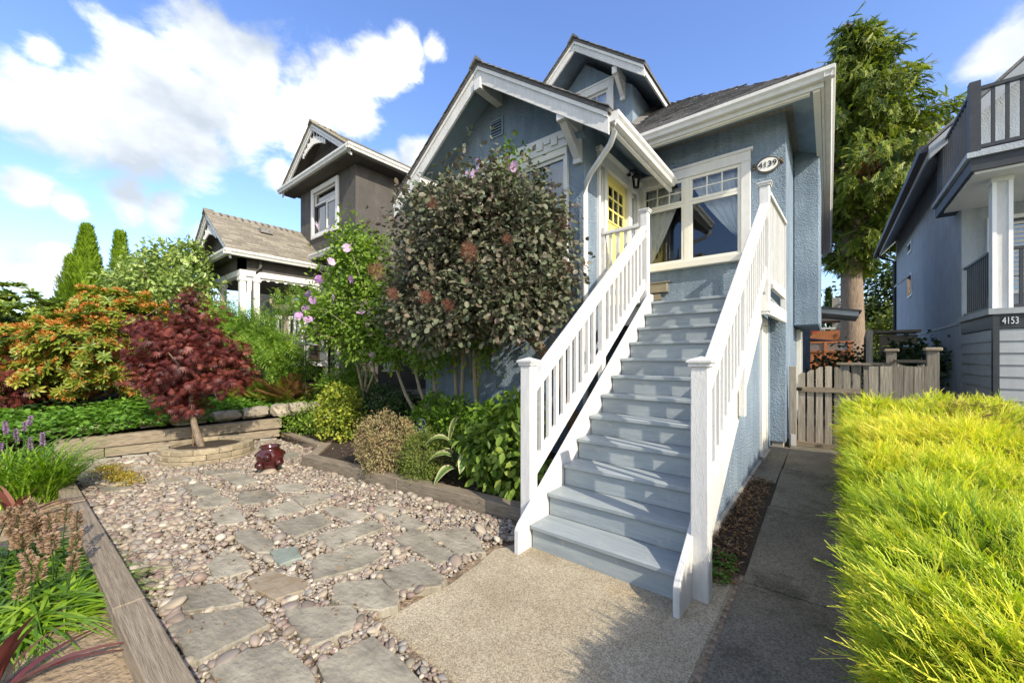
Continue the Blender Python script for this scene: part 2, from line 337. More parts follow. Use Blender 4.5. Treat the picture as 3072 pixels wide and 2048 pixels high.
# leaf templates: vertices (along, across, up) and faces
T_OVAL = (np.array([(0,0,0),(.3,.42,.10),(.72,.40,.08),(1,0,-.05),(.72,-.40,.08),(.3,-.42,.10)]), [(0,1,2,3),(0,3,4,5)])
T_LONG = (np.array([(0,0,0),(.35,.5,.06),(.75,.38,.0),(1,0,-.12),(.75,-.38,.0),(.35,-.5,.06)]), [(0,1,2,3),(0,3,4,5)])
T_KITE = (np.array([(0,0,0),(.45,.5,.05),(1,0,-.05),(.45,-.5,.05)]), [(0,1,2,3)])
def _maple():
    v = [(0,0,0)]; f = []
    for a, l in ((-1.35,.55),(-.85,.8),(-.4,.95),(0,1.),(.4,.95),(.85,.8),(1.35,.55)):
        c, s = math.cos(a), math.sin(a); i = len(v)
        for (t, w, z) in ((.42,.075,.02),(1,0,-.2),(.42,-.075,.02)): v.append((l*t*c - w*s*.9, l*t*s + w*c*.9, z*l))
        f.append((0, i + 2, i + 1, i))
    return np.array(v), f
T_MAPLE = _maple()
def _pinnate(n=6):
    v = []; f = []
    for i in range(n):
        t = .15 + .75*i/n
        for sg in (1, -1):
            k = len(v); l = .34*(1 - .35*t)
            v += [(t,0,-.1*t*t),(t+.10,sg*l*.5+sg*.03,-.02),(t+.16,sg*l,-.10),(t+.02,sg*l*.55,-.02)]; f.append((k,k+1,k+2,k+3) if sg < 0 else (k,k+3,k+2,k+1))
    k = len(v); v += [(.85,0,-.08),(.93,.06,-.08),(1.05,0,-.16),(.93,-.06,-.08)]; f.append((k,k+3,k+2,k+1))
    return np.array(v), f
T_PINNATE = _pinnate(4)
def _spray(seed, nside=7, thread=.022, sl=1.0):
    """a thread-like cypress spray: a bent main thread with side threads"""
    g = np.random.default_rng(seed); v = []; f = []
    def ribbon(p, w):
        k = len(v)
        for i, q in enumerate(p):
            ww = w*(1 - .55*i/(len(p)-1)); v.append((q[0], q[1] + ww/2, q[2])); v.append((q[0], q[1] - ww/2, q[2] + ww*.35))
        for i in range(len(p)-1): f.append((k+2*i, k+2*i+1, k+2*i+3, k+2*i+2))
    b = g.normal(0, .10); dr = g.uniform(.05, .3)
    axis = lambda t: np.array((t, b*t*t, .10*t - dr*t*t*t))
    ribbon([axis(t) for t in (0, .5, 1.0)], thread)
    for i in range(nside):
        t = .12 + .78*i/nside; sg = 1 if i % 2 else -1; l = sl*g.uniform(.22, .42)*(1.1 - .5*t); a = axis(t)
        d = np.array((math.cos(.5), sg*math.sin(.5)*g.uniform(.5, 1.1), g.uniform(-.15, .35)))
        ribbon([a, a + d*l + np.array((.04, 0, -.05*l))], thread*.85)
    return np.array(v), f
T_SPRAY = [_spray(i, 8, .026, .62) for i in range(6)]
def _blade(n=4):
    v = []; f = []
    for i in range(n + 1):
        t = i/n; w = .5*(1 - t**2.2) + .02; v += [(t, w, 0), (t, -w, 0)]
    for i in range(n): f.append((2*i, 2*i+1, 2*i+3, 2*i+2))
    return np.array(v), f

def leaf_arrays(pos, dirn, up, L, W, tmpl, rnd, tip=0.0):
    tv, tf = tmpl; n = len(pos); k = len(tv)
    u = nrm(dirn); upn = up - (up*u).sum(1, keepdims=True)*u; w = nrm(upn); v = np.cross(w, u)
    L = np.broadcast_to(np.asarray(L, float), n)[:, None, None]; W = np.broadcast_to(np.asarray(W, float), n)[:, None, None]
    V = pos[:, None] + u[:, None]*(tv[None, :, 0:1]*L) + v[:, None]*(tv[None, :, 1:2]*W) + w[:, None]*(tv[None, :, 2:3]*L)
    lt = np.array([len(q) for q in tf]); fl = np.concatenate([np.array(q) for q in tf])
    loops = (fl[None] + (np.arange(n)*k)[:, None]).ravel()
    rv = np.broadcast_to(rnd, n)[:, None] + tip*(tv[None, :, 0] - .5)      # yellower tips; the darker bases also paint depth shading into the colour
    return V.reshape(-1, 3), loops, np.tile(lt, n), rv.ravel()
def join(parts):
    o = 0; Vs, Ls, Ts, Rs = [], [], [], []
    for V, l, t, r in parts: Vs.append(V); Ls.append(l + o); Ts.append(t); Rs.append(r); o += len(V)
    return np.concatenate(Vs), np.concatenate(Ls), np.concatenate(Ts), np.concatenate(Rs)
def foliage(name, parts, mat, parent, smooth=False):
    V, l, t, r = join(parts if isinstance(parts, list) else [parts])
    return link(name, np_mesh(name, V, l, t, r, smooth), mat, parent)

def blob_points(blobs, n, inner=.55, clump=10, spread=.09, rough=.28):
    """points spread through the outer part of lobed crowns, gathered in clumps; returns points, outward normals, 0..1 depth"""
    B = np.array(blobs, float); wgt = (B[:, 3]*B[:, 4] + B[:, 4]*B[:, 5] + B[:, 3]*B[:, 5]); wgt /= wgt.sum()
    nc = max(1, n // clump); idx = rng.choice(len(B), nc, p=wgt)
    d = nrm(rng.normal(size=(nc, 3)))
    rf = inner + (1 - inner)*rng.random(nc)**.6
    lump = 1 + rough*np.sin(d[:, 0]*5.1 + idx*1.7)*np.sin(d[:, 1]*4.3 + idx*2.1)*np.sin(d[:, 2]*4.7 + idx) + rng.normal(0, .05, nc)
    C = B[idx, :3] + d*B[idx, 3:6]*(rf*lump)[:, None]
    per = rng.integers(max(1, clump - 4), clump + 5, nc); rep = np.repeat(np.arange(nc), per)
    P = C[rep] + rng.normal(0, spread, (len(rep), 3))
    Nn = nrm(nrm(d[rep]/B[idx[rep], 3:6])*1.0 + nrm(P - C[rep])*.35)
    cl = rng.random(nc)[rep]
    return P, Nn, rf[rep], cl

def crown(name, blobs, n, L, W, tmpl, mat, parent, inner=.55, clump=10, spread=.09, rough=.28, droop=.25, outw=.8, rand=.6, keep=None, upb=.6, rk=(.25, .5, .25)):
    P, Nn, rf, cl = blob_points(blobs, n, inner, clump, spread, rough)
    if keep is not None:
        k = keep(P); P, Nn, rf, cl = P[k], Nn[k], rf[k], cl[k]
    m = len(P)
    d = Nn*outw + rng.normal(0, rand, (m, 3)); d[:, 2] -= droop
    up = Nn*.6 + rng.normal(0, .45, (m, 3)); up[:, 2] += upb
    Ls = L*rng.uniform(.65, 1.25, m)
    rnd = rk[0]*rng.random(m) + rk[1]*cl + rk[2]*np.clip((rf - .5)*2, 0, 1)  # deeper leaves get darker tones, interior shade painted into the colour
    return foliage(name, leaf_arrays(P, d, up, Ls, Ls*(W/L), tmpl, rnd), mat, parent)

def limbs(name, mat, parent, base, targets, r0, fork=.35, n=7, wob=.05):
    """trunk from base that forks into limbs that end in targets"""
    mb = MB(); b = Vector(base); c = sum((Vector(t) for t in targets), Vector())/len(targets); f = b.lerp(c, fork)
    f.z = b.z + (c.z - b.z)*fork
    mb.tube([b - Vector((0, 0, .05)), b.lerp(f, .3) + Vector(rng.normal(0, wob, 3)), b.lerp(f, .7) + Vector(rng.normal(0, wob, 3)), f], [r0*1.25, r0, r0*.9, r0*.8], n)
    for t in targets:
        t = Vector(t); m1 = f.lerp(t, .35) + Vector(rng.normal(0, wob*1.5, 3)); m2 = f.lerp(t, .7) + Vector(rng.normal(0, wob*1.5, 3))
        mb.tube([f - Vector((0, 0, r0*.5)), m1, m2, t], [r0*.62, r0*.42, r0*.28, r0*.1], 6)
        for q in range(3):
            e = t + Vector(rng.normal(0, 1, 3))*((t - f).length*.25)
            mb.tube([m2.lerp(t, .1*q), m2.lerp(e, .5) + Vector(rng.normal(0, wob, 3)), e], [r0*.24, r0*.15, r0*.06], 5)
    return mb.build(name, mat, parent, smooth=True)

def wall_y(mb, y0, y1, x0, x1, z0, z1, holes=()):
    xs = sorted({x0, x1, *[h[0] for h in holes], *[h[1] for h in holes]}); zs = sorted({z0, z1, *[h[2] for h in holes], *[h[3] for h in holes]})
    for i in range(len(xs)-1):
        for j in range(len(zs)-1):
            cx, cz = (xs[i]+xs[i+1])/2, (zs[j]+zs[j+1])/2
            if not any(h[0] < cx < h[1] and h[2] < cz < h[3] for h in holes): mb.box(xs[i], xs[i+1], y0, y1, zs[j], zs[j+1])
    return mb
def wall_x(mb, x0, x1, y0, y1, z0, z1, holes=()):
    ys = sorted({y0, y1, *[h[0] for h in holes], *[h[1] for h in holes]}); zs = sorted({z0, z1, *[h[2] for h in holes], *[h[3] for h in holes]})
    for i in range(len(ys)-1):
        for j in range(len(zs)-1):
            cy, cz = (ys[i]+ys[i+1])/2, (zs[j]+zs[j+1])/2
            if not any(h[0] < cy < h[1] and h[2] < cz < h[3] for h in holes): mb.box(x0, x1, ys[i], ys[i+1], zs[j], zs[j+1])
    return mb

def shingle_mesh(name, mat, w=.29, l=.2, t=.013):
    mb = MB(); mb.add([(0,0,0),(w,0,0),(w,l,0),(0,l,0),(0,0,t),(w,0,t),(w,l,.002),(0,l,.002)], [(0,3,2,1),(4,5,6,7),(0,1,5,4),(1,2,6,5),(2,3,7,6),(3,0,4,7)])
    me = mb.mesh(name); me.materials.append(MATS[mat]); return me
def shingle_slope(roof, me, o, u, s, width, length, course=.145, tab=.305, inside=None, limit=300):
    """lay shingles one by one on a roof slope: o corner, u along the eave, s up the slope"""
    o, u, s = Vector(o), Vector(u).normalized(), Vector(s).normalized(); n = u.cross(s).normalized()
    if n.z < 0: n = -n; 
    k = 0; j = 0
    while j*course < length - .05:
        i = 0; off = -(.5*tab if j % 2 else 0)
        while off + i*tab < width:
            a = off + i*tab; i += 1
            if a < -.01 or a + tab > width + .12: continue
            p = o + u*a + s*(j*course) + n*(.004 + float(rng.uniform(0, .005)))
            if inside is not None and not inside(p): continue
            if k >= limit: return
            ob = bpy.data.objects.new('shingle', me); COL.objects.link(ob); ob.parent = roof
            M = Matrix((u, s, n)).transposed().to_4x4(); M.translation = p + u*float(rng.uniform(0, .008)); ob.matrix_local = M; k += 1
        j += 1

def lathe_text(body, size, loc, rot, mat, parent, name='lettering', extrude=.004):
    c = bpy.data.curves.new(name, 'FONT'); c.body = body; c.size = size; c.extrude = extrude; c.align_x = 'CENTER'; c.align_y = 'CENTER'
    tmp = bpy.data.objects.new(name + '_outline', c); COL.objects.link(tmp); bpy.context.view_layer.update()
    me = bpy.data.meshes.new_from_object(tmp.evaluated_get(bpy.context.evaluated_depsgraph_get()))
    bpy.data.objects.remove(tmp); me.materials.clear(); me.materials.append(MATS[mat])
    o = link(name, me, None, parent); o.rotation_euler = rot; o.location = loc
    return o
# ================================================================== SETTING
def sheet(name, mat, pts, parent=None): return MB().add(pts, [tuple(range(len(pts)))]).build(name, mat, parent)
structure(sheet('ground', 'ground_earth', [(-600,-600,-.06),(600,-600,-.06),(600,900,-.06),(-600,900,-.06)]))
# unseen street side, added to bounce light onto the fronts: pavement and road
structure(sheet('pavement', 'concrete', [(-60,-5.2,-.03),(60,-5.2,-.03),(60,-3.0,-.03),(-60,-3.0,-.03)]))
structure(sheet('road', 'path_concrete', [(-200,-17,-.05),(200,-17,-.05),(200,-8,-.05),(-200,-8,-.05)]))
def gpath(y): return 0.0 if y < 2.9 else .064*(y - 2.9)
# rising strip of earth along the side of the house
ys = [-3, 2.9, 7.0, 9.0, 60]
mb = MB(); v = []
for y in ys:
    z = gpath(min(y, 9)) - .03; v += [(-.9, y, z), (3.2, y, z)]
mb.add(v, [(2*i, 2*i+1, 2*i+3, 2*i+2) for i in range(len(ys)-1)]); structure(mb.build('earth_strip', 'soil_dark'))
side_path = structure(thing('side_path', 'x', 'x', (0, 3, 0)))
for k in ('label', 'category'): del side_path[k]
cuts = [-1.2, .2, 1.62, 3.05, 4.5, 5.75, 7.0]
for i in range(len(cuts)-1):
    y0, y1 = cuts[i] + .006, cuts[i+1] - .006
    a, b = gpath(y0), gpath(y1)
    mb = MB(); x0, x1 = -.492 + .012*i, .55
    mb.add([(x0,y0,a-.1),(x1,y0,a-.1),(x1,y1,b-.1),(x0,y1,b-.1),(x0,y0,a),(x1,y0,a),(x1,y1,b),(x0,y1,b)],
           [(0,3,2,1),(4,5,6,7),(0,1,5,4),(1,2,6,5),(2,3,7,6),(3,0,4,7)])
    mb.build('path_slab', 'path_concrete', side_path, bevel=.006)
mb = MB(); mb.add([(-.75,5.2,.14),(-.46,5.2,.14),(-.43,6.8,.248),(-.66,6.8,.248),(-.75,5.2,.0),(-.46,5.2,.0),(-.43,6.8,.1),(-.66,6.8,.1)],
                  [(0,1,2,3),(4,7,6,5),(0,4,5,1),(1,5,6,2),(2,6,7,3),(3,7,4,0)])
mb.build('path_slab', 'path_concrete', side_path)
# concrete pad at the foot of the stairs
pad = [(-2.017,1.285),(-1.35,1.268),(-.505,1.25),(-.5,3.02),(-1.2,3.05),(-1.95,2.62),(-2.08,2.33),(-2.03,2.1),(-1.995,1.8),(-2.02,1.5)]
structure(MB().prism([(x, y, -.07) for x, y in pad], (0, 0, .07)).build('concrete_pad', 'aggregate', bevel=.012))
# soil beds
structure(sheet('side_bed', 'soil_dark', [(-9.0,2.9,.075),(-6.3,2.98,.09),(-5.7,2.5,.10),(-1.95,2.95,.10),(-1.9,4.9,.16),(-9.0,4.9,.14)]))
structure(sheet('front_bed', 'soil_light', [(-12,-3,-.02),(-.9,-3,-.02),(-.9,.40,.03),(-8.3,.22,.05),(-12,.1,.1)]))
structure(sheet('gravel_bed', 'gravel_base', [(-8.5,.2,-.012),(1.0,.2,-.012),(1.0,3.2,-.012),(-1.8,3.2,-.012),(-5.8,2.6,-.012),(-6.4,3.4,-.012),(-8.5,3.4,-.012)]))
# neighbour's raised garden
mb = MB(); gx = np.linspace(-40, -8.36, 30); gy = np.linspace(-14, 30, 45); v = []
def ngz(x, y): return .44 + .035*min(6, -8.36 - x) + .03*math.sin(x*1.3 + y*.9)
for x in gx:
    for y in gy: v.append((x, y, ngz(x, y)))
nY = len(gy); mb.add(v, [(i*nY + j, i*nY + j + 1, (i+1)*nY + j + 1, (i+1)*nY + j) for i in range(len(gx)-1) for j in range(nY-1)])
structure(mb.build('neighbour_garden', 'soil_dark', smooth=True))

# ---- flagstones
garden_path = structure(thing('garden_path', 'x', 'x', (-4, 1.5, 0)))
for k in ('label', 'category'): del garden_path[k]
FLAGS = [([(-2.43,0.51),(-2.41,0.54),(-2.44,0.84),(-2.68,0.85),(-2.90,0.56),(-2.84,0.50)],.04),
  ([(-2.33,0.94),(-2.08,0.93),(-2.04,1.12),(-2.12,1.20),(-2.23,1.22),(-2.51,0.97)],.04),
  ([(-2.96,0.56),(-2.86,0.70),(-2.79,0.82),(-3.12,0.80),(-3.26,0.62),(-3.13,0.56)],.04),
  ([(-2.23,1.23),(-2.06,1.32),(-2.02,1.39),(-2.11,1.46),(-2.35,1.49),(-2.53,1.28),(-2.40,1.20)],.04),
  ([(-2.90,0.92),(-2.66,0.97),(-2.63,1.11),(-2.71,1.17),(-3.04,1.07),(-2.99,0.93)],.04),
  ([(-3.34,0.81),(-3.19,0.82),(-3.17,0.99),(-3.56,1.02),(-3.65,0.97),(-3.48,0.82)],.04),
  ([(-3.19,1.15),(-3.08,1.15),(-3.06,1.29),(-3.25,1.34),(-3.33,1.24),(-3.34,1.18)],.04),
  ([(-3.76,1.08),(-3.41,1.11),(-3.35,1.17),(-3.44,1.24),(-3.89,1.24),(-3.92,1.11)],.04),
  ([(-2.68,1.22),(-2.58,1.49),(-2.61,1.67),(-2.89,1.71),(-2.98,1.37),(-2.92,1.31)],.04),
  ([(-3.00,1.52),(-3.03,1.79),(-3.03,1.96),(-3.24,1.97),(-3.34,1.58),(-3.31,1.52)],.04),
  ([(-3.45,1.40),(-3.48,1.73),(-3.76,1.75),(-3.88,1.41)],.04),
  ([(-4.05,1.42),(-3.98,1.71),(-4.34,1.74),(-4.35,1.44)],.04),
  ([(-4.23,1.08),(-4.11,1.25),(-4.39,1.30),(-4.66,1.27),(-4.56,1.11)],.04),
  ([(-3.35,1.83),(-3.41,2.04),(-3.87,1.97),(-3.91,1.85)],.04),
  ([(-4.08,1.76),(-4.13,2.11),(-4.36,2.06),(-4.45,1.78)],.04),
  ([(-4.66,1.36),(-4.55,1.51),(-4.62,1.71),(-4.98,1.67),(-5.02,1.46)],.04),
  ([(-4.87,1.08),(-4.74,1.24),(-4.88,1.37),(-5.18,1.29),(-5.15,1.12)],.04),
  ([(-5.24,1.15),(-5.25,1.34),(-5.84,1.32),(-5.83,1.13)],.04),
  ([(-5.29,1.53),(-5.37,1.75),(-5.92,1.75),(-6.01,1.54)],.04),
  ([(-4.75,1.78),(-4.58,1.89),(-4.59,2.06),(-4.93,2.02),(-4.99,1.81)],.04),
  ([(-6.13,0.93),(-6.04,1.29),(-6.35,1.27),(-6.41,0.91)],.04),
  ([(-6.11,1.46),(-6.01,1.78),(-6.23,1.76),(-6.40,1.47)],.04),
  ([(-6.26,0.53),(-6.08,0.78),(-6.35,0.75),(-6.54,0.52)],.04),
  ([(-7.05,0.65),(-7.08,1.12),(-7.37,0.94),(-7.28,0.61)],.04),
  ([(-7.03,2.10),(-6.87,2.27),(-7.34,2.41),(-7.43,2.21)],.04),
  ([(-6.33,2.37),(-6.17,2.57),(-6.55,2.67),(-6.70,2.48)],.04),
  ([(-2.10,0.56),(-1.78,0.81),(-1.90,0.84),(-2.23,0.83),(-2.30,0.71),(-2.29,0.56)],.04),
  ([(-1.72,0.86),(-1.40,1.12),(-1.56,1.14),(-1.89,1.16),(-1.93,0.99),(-1.93,0.90)],.04),
  ([(-2.17,1.49),(-1.98,1.69),(-2.01,1.77),(-2.34,1.82),(-2.43,1.53)],.04),
  ([(-2.25,1.88),(-2.17,2.03),(-2.77,2.11),(-2.78,1.91)],.04),
  ([(-2.17,2.07),(-2.07,2.22),(-2.31,2.36),(-2.46,2.42),(-2.66,2.13)],.04),
  ([(-2.80,2.07),(-2.78,2.24),(-3.13,2.26),(-3.14,2.11)],.04),
  ([(-3.23,2.15),(-3.29,2.29),(-3.50,2.28),(-3.49,2.13)],.04)]
FLAGS = [([(sum(q[0] for q in p)/len(p) + (x_ - sum(q[0] for q in p)/len(p))*1.07, sum(q[1] for q in p)/len(p) + (y_ - sum(q[1] for q in p)/len(p))*1.07) for x_, y_ in p], z_) for p, z_ in FLAGS]
def in_poly(px, py, poly):
    r = np.zeros(len(px), bool); n = len(poly); j = n - 1
    for i in range(n):
        xi, yi = poly[i]; xj, yj = poly[j]
        c = ((yi > py) != (yj > py)) & (px < (xj - xi)*(py - yi)/(yj - yi + 1e-12) + xi); r ^= c; j = i
    return r
for k, (poly, zt) in enumerate(FLAGS):
    zt = .03 + .006*rng.random()
    P = []; n = len(poly)
    for i in range(n):     # chipped, slightly wavy edges
        a, b = np.array(poly[i]), np.array(poly[(i+1) % n]); L = np.linalg.norm(b - a); m = max(2, int(L/.09)); e = (b - a)/max(L, 1e-6); q = np.array((-e[1], e[0]))
        for t in range(m): P.append(a + (b - a)*(t/m) + (q*rng.normal(0, .006) if t else -0*q))
    tx, ty = rng.normal(0, .012, 2); c = np.mean(P, 0)
    top = [(p[0], p[1], zt + tx*(p[0]-c[0]) + ty*(p[1]-c[1]) + rng.normal(0, .0015)) for p in P]
    mb = MB(); m = len(P); ins = [(c[0] + (t[0]-c[0])*.965, c[1] + (t[1]-c[1])*.965, t[2] + .006) for t in top]
    bot = [(c[0] + (t[0]-c[0])*1.02, c[1] + (t[1]-c[1])*1.02, -.02) for t in top]
    mb.add(bot + top + ins, [(i, (i+1) % m, m + (i+1) % m, m + i) for i in range(m)] + [(m + i, m + (i+1) % m, 2*m + (i+1) % m, 2*m + i) for i in range(m)] + [tuple(range(2*m, 3*m))])
    o = mb.build('flagstone', 'flagstone_green' if k == 6 else 'flagstone_rust' if k == 4 else 'flagstone', garden_path)

# ---- river pebbles
def ico(sub):
    import bmesh
    bm = bmesh.new(); bmesh.ops.create_icosphere(bm, subdivisions=sub, radius=1)
    v = np.array([q.co[:] for q in bm.verts]); f = np.array([[w.index for w in q.verts] for q in bm.faces]); bm.free(); return v, f
def pebbles(name, x, y, z, size, sub, parent=None, mat='pebble', flat=(.45, .75)):
    tv, tf = ico(sub); n = len(x); k = len(tv)
    sx = size*rng.uniform(.8, 1.3, n); sy = size*rng.uniform(.65, 1.0, n); sz = size*rng.uniform(*flat, n)
    a = rng.uniform(0, 6.283, n); V = np.empty((n, k, 3))
    jig = 1 + .16*np.sin(tv[None, :, 0]*2.3 + rng.uniform(0, 6, (n, 1)))*np.sin(tv[None, :, 1]*2.9 + rng.uniform(0, 6, (n, 1)))
    X, Y, Z = tv[None, :, 0]*jig*sx[:, None]/2, tv[None, :, 1]*jig*sy[:, None]/2, tv[None, :, 2]*jig*sz[:, None]/2
    tl = rng.normal(0, .28, (n, 1)); Z2 = Z + X*tl
    V[..., 0] = x[:, None] + X*np.cos(a)[:, None] - Y*np.sin(a)[:, None]; V[..., 1] = y[:, None] + X*np.sin(a)[:, None] + Y*np.cos(a)[:, None]; V[..., 2] = z[:, None] + Z2
    loops = (tf.ravel()[None] + (np.arange(n)*k)[:, None]).ravel()
    o = link(name, np_mesh(name, V.reshape(-1, 3), loops, np.full(n*len(tf), 3), np.repeat(rng.random(n), k), True), mat, parent)
    return structure(o, 'stuff')
GR = [(-8.15,.36),(-1.0,.48),(-1.0,1.23),(-2.05,1.25),(-2.05,1.5),(-2.02,1.8),(-2.06,2.1),(-2.12,2.36),(-1.97,2.66),(-2.02,2.82),(-5.75,2.40),(-6.5,2.93),(-7.9,2.93)]
def scatter(n, size, jit):
    x = rng.uniform(-8.2, -1.0, n); y = rng.uniform(.3, 3.0, n)
    s = size*rng.lognormal(0, jit, n)
    ok = in_poly(x, y, GR) & ~((((x + 7.4)/.62)**2 + ((y - 1.75)/.62)**2) < 1)
    for poly, zt in FLAGS: ok &= ~in_poly(x, y, [(np.mean([q[0] for q in poly]) + (px - np.mean([q[0] for q in poly]))*.97, np.mean([q[1] for q in poly]) + (py - np.mean([q[1] for q in poly]))*.97) for px, py in poly])
    return x[ok], y[ok], s[ok]
x, y, s = scatter(44000, .0255, .42); near = (x > -3.3)
pebbles('gravel', x[near], y[near], .012 + .35*s[near]*rng.random(near.sum()), s[near], 2)
pebbles('gravel', x[~near], y[~near], .012 + .35*s[~near]*rng.random((~near).sum()), s[~near]*1.15, 1)
# bigger cobbles: the patch beside the front timber and the row along the bed timber
x, y, s = scatter(5200, .058, .28); k = (y < .55 + .28*np.clip((-x - 2.6)/2.5, 0, 1.6)*1.7) & (x < -2.5) | ((y > 2.38 + .09*(x + 5.7)) & (x > -5.8) & (x < -2.2) & (rng.random(len(x)) < .75))
pebbles('cobbles', x[k], y[k], .018 + .25*s[k]*rng.random(k.sum()), s[k], 2)
x, y, s = scatter(200, .085, .2)
pebbles('cobbles', x, y, .025 + .1*s*rng.random(len(x)), s, 2)

# ================================================================== GARDEN TIMBERS, WALLS, PLANTER
def beam(name, mat, parent, a, b, w, h): return MB().bar(a, b, w, h).build(name, mat, parent, bevel=.005)
fe = thing('timber_edging', 'long weathered timber edging between cobbles and sandy flower bed', 'edging', (-4.5, .35, 0))
for (xa, xb) in ((-.9, -3.05), (-3.052, -5.6), (-5.602, -8.1)):
    f = lambda x: .385 + .0268*(x + 2.2)
    beam('timber', 'timber_x', fe, (xa, f(xa), .075), (xb, f(xb), .07), .135, .15)
rw = thing('retaining_wall', 'stacked timber retaining wall behind the maple planter', 'retaining wall', (-8.1, 1.6, 0))
wp = lambda y: -8.27 + .14*(y - .3)
for (ya, yb, z0, z1, off) in ((.22, .72, .075, .2, 0), (.728, 2.95, .075, .2, .004), (.25, 3.0, .205, .375, -.035)):
    beam('timber', 'timber_y', rw, (wp(ya) - .075 + off, ya, (z0+z1)/2), (wp(yb) - .075 + off, yb, (z0+z1)/2 + (.02 if z1 > .3 else 0)), .15, z1 - z0)
for i in range(9):
    y = .32 + i*.29; box('footing_block', 'concrete', rw, wp(y) - .16, wp(y) - .012, y, y + .28, -.02, .074, bevel=.01)
be = thing('bed_edging', 'weathered timber edging along the shrub bed beside the white stairs', 'edging', (-4, 2.65, 0))
beam('timber', 'timber_x', be, (-5.77, 2.50, .07), (-3.83, 2.72, .07), .15, .16)
beam('timber', 'timber_x', be, (-3.82, 2.725, .07), (-1.93, 2.93, .07), .15, .16)
beam('timber', 'timber_y', be, (-5.80, 2.60, .062), (-6.42, 3.1, .062), .14, .14)
beam('timber', 'timber_x', be, (-6.45, 3.03, .055), (-7.95, 3.08, .055), .14, .13)
# dry stone row on top
sw = thing('stone_wall', 'row of rough stones edging the raised garden beyond the timber wall', 'stone wall', (-8.5, 1.8, .4))
import bmesh
def rock(name, c, sx, sy, sz, mat, parent, rz=0.0, seed=0, amp=.12):
    g = np.random.default_rng(seed); bm = bmesh.new(); bmesh.ops.create_cube(bm, size=2)
    bmesh.ops.subdivide_edges(bm, edges=bm.edges[:], cuts=2, use_grid_fill=True)
    ph = g.uniform(0, 6, 6); cz, s_ = math.cos(rz), math.sin(rz)
    for vv in bm.verts:
        p = np.array(vv.co); r = np.linalg.norm(p); q = p*(1 - .22*(r - 1)/.73) if r > 1 else p
        q = q*(1 + amp*math.sin(3*p[0] + ph[0])*math.sin(2.6*p[1] + ph[1]) + amp*math.sin(2.9*p[2] + ph[2])*math.sin(3*p[0] + ph[3]) + g.normal(0, amp*.3))
        X, Y, Z = q[0]*sx/2, q[1]*sy/2, q[2]*sz/2
        vv.co = (c[0] + X*cz - Y*s_, c[1] + X*s_ + Y*cz, c[2] + Z)
    me = bpy.data.meshes.new(name); bm.to_mesh(me); bm.free(); return link(name, me, mat, parent)
y = -.9; i = 0
while y < 4.6:
    L = float(rng.uniform(.28, .52)); t = .10 + .11*min(1, max(0, (y - 1)/1.6)) + rng.uniform(0, .03)
    rock('stone', (wp(min(y, 3.4)) - .33 + rng.normal(0, .02), y + L/2, .405 + t/2), .30, L*.98, t, 'wall_stone', sw, rng.normal(0, .08), i); y += L + .01; i += 1
# raised block planter, three courses
pl = thing('block_planter', 'oval raised planter of tan concrete blocks around the red maple', 'planter', (-7.4, 1.75, 0))
NB = 12
for cse in range(3):
    for k in range(NB):
        a0 = (k + .5*(cse % 2))*6.2832/NB; a1 = a0 + 6.2832/NB*.985; rr = .60 - .008*cse
        pts = []
        for a, r in ((a0, rr), ((a0+a1)/2, rr*1.012), (a1, rr), (a1, rr - .12), (a0, rr - .12)): pts.append((-7.4 + r*math.cos(a), 1.75 + r*math.sin(a), cse*.078 - .005 + rng.normal(0, .0015)))
        MB().prism(pts, (0, 0, .0765)).build('block', 'planter_block', pl, bevel=.009)
mb = MB(); mb.add([(-7.4 + .5*math.cos(a), 1.75 + .5*math.sin(a), .17 + .01*math.sin(3*a)) for a in np.linspace(0, 6.2, 18)] + [(-7.4, 1.75, .19)], [(i, (i+1) % 18, 18) for i in range(18)])
mb.build('planting_soil', 'soil_dark', pl)

# ================================================================== FRONT STAIRS
st = thing('front_stairs', 'steep painted wooden front stairs with white railings and blue grey treads', 'stairs', (-1.3, 2.6, 0))
NS, RISE, RUN, Y0 = 12, .19, .2505, 2.529
XL, XR = -1.862, -.722
for k in range(1, NS + 1):
    yk = Y0 + (k-1)*RUN; zk = k*RISE; tw = .0065*(k-1)
    if k < NS: box('tread', 'tread_paint', st, XL + .004, XR + tw, yk, yk + RUN + .028, zk - .036, zk, bevel=.006)
    box('riser', 'tread_paint', st, XL + .008, XR + tw, yk + .028, yk + .046, zk - RISE + .001, zk - .037)
yT = Y0 + 11*RUN
box('landing_deck', 'tread_paint', st, XL - .75, -.56, yT, 6.79, NS*RISE - .036, NS*RISE, bevel=.006)
sl = RISE/RUN
def stringer(x0, x1, xs0, xs1):
    mb = MB(); yb = Y0 - .14; ye = yT + .10
    top = lambda y: sl*(y - Y0) + RISE + .115
    P = [(yb, -.005), (yb, top(yb) - .02), (yb + .03, top(yb + .03)), (ye - .12, top(ye - .12)), (ye, top(ye - .12)), (ye, top(ye) - .52), (Y0 + .30, -.005)]
    d = xs0 - x0
    v = [(x0 + d*(y - yb)/(ye - yb), y, z) for y, z in P] + [(x1 + d*(y - yb)/(ye - yb), y, z) for y, z in P]; n = len(P)
    return mb.add(v, [tuple(range(n-1, -1, -1)), tuple(range(n, 2*n))] + [(i, (i+1) % n, (i+1) % n + n, i + n) for i in range(n)])
stringer(-1.91, -1.866, -1.91, 0).build('stringer', 'white_worn', st, bevel=.005)
stringer(-.716, -.676, -.645, 0).build('stringer', 'white_worn', st, bevel=.005)
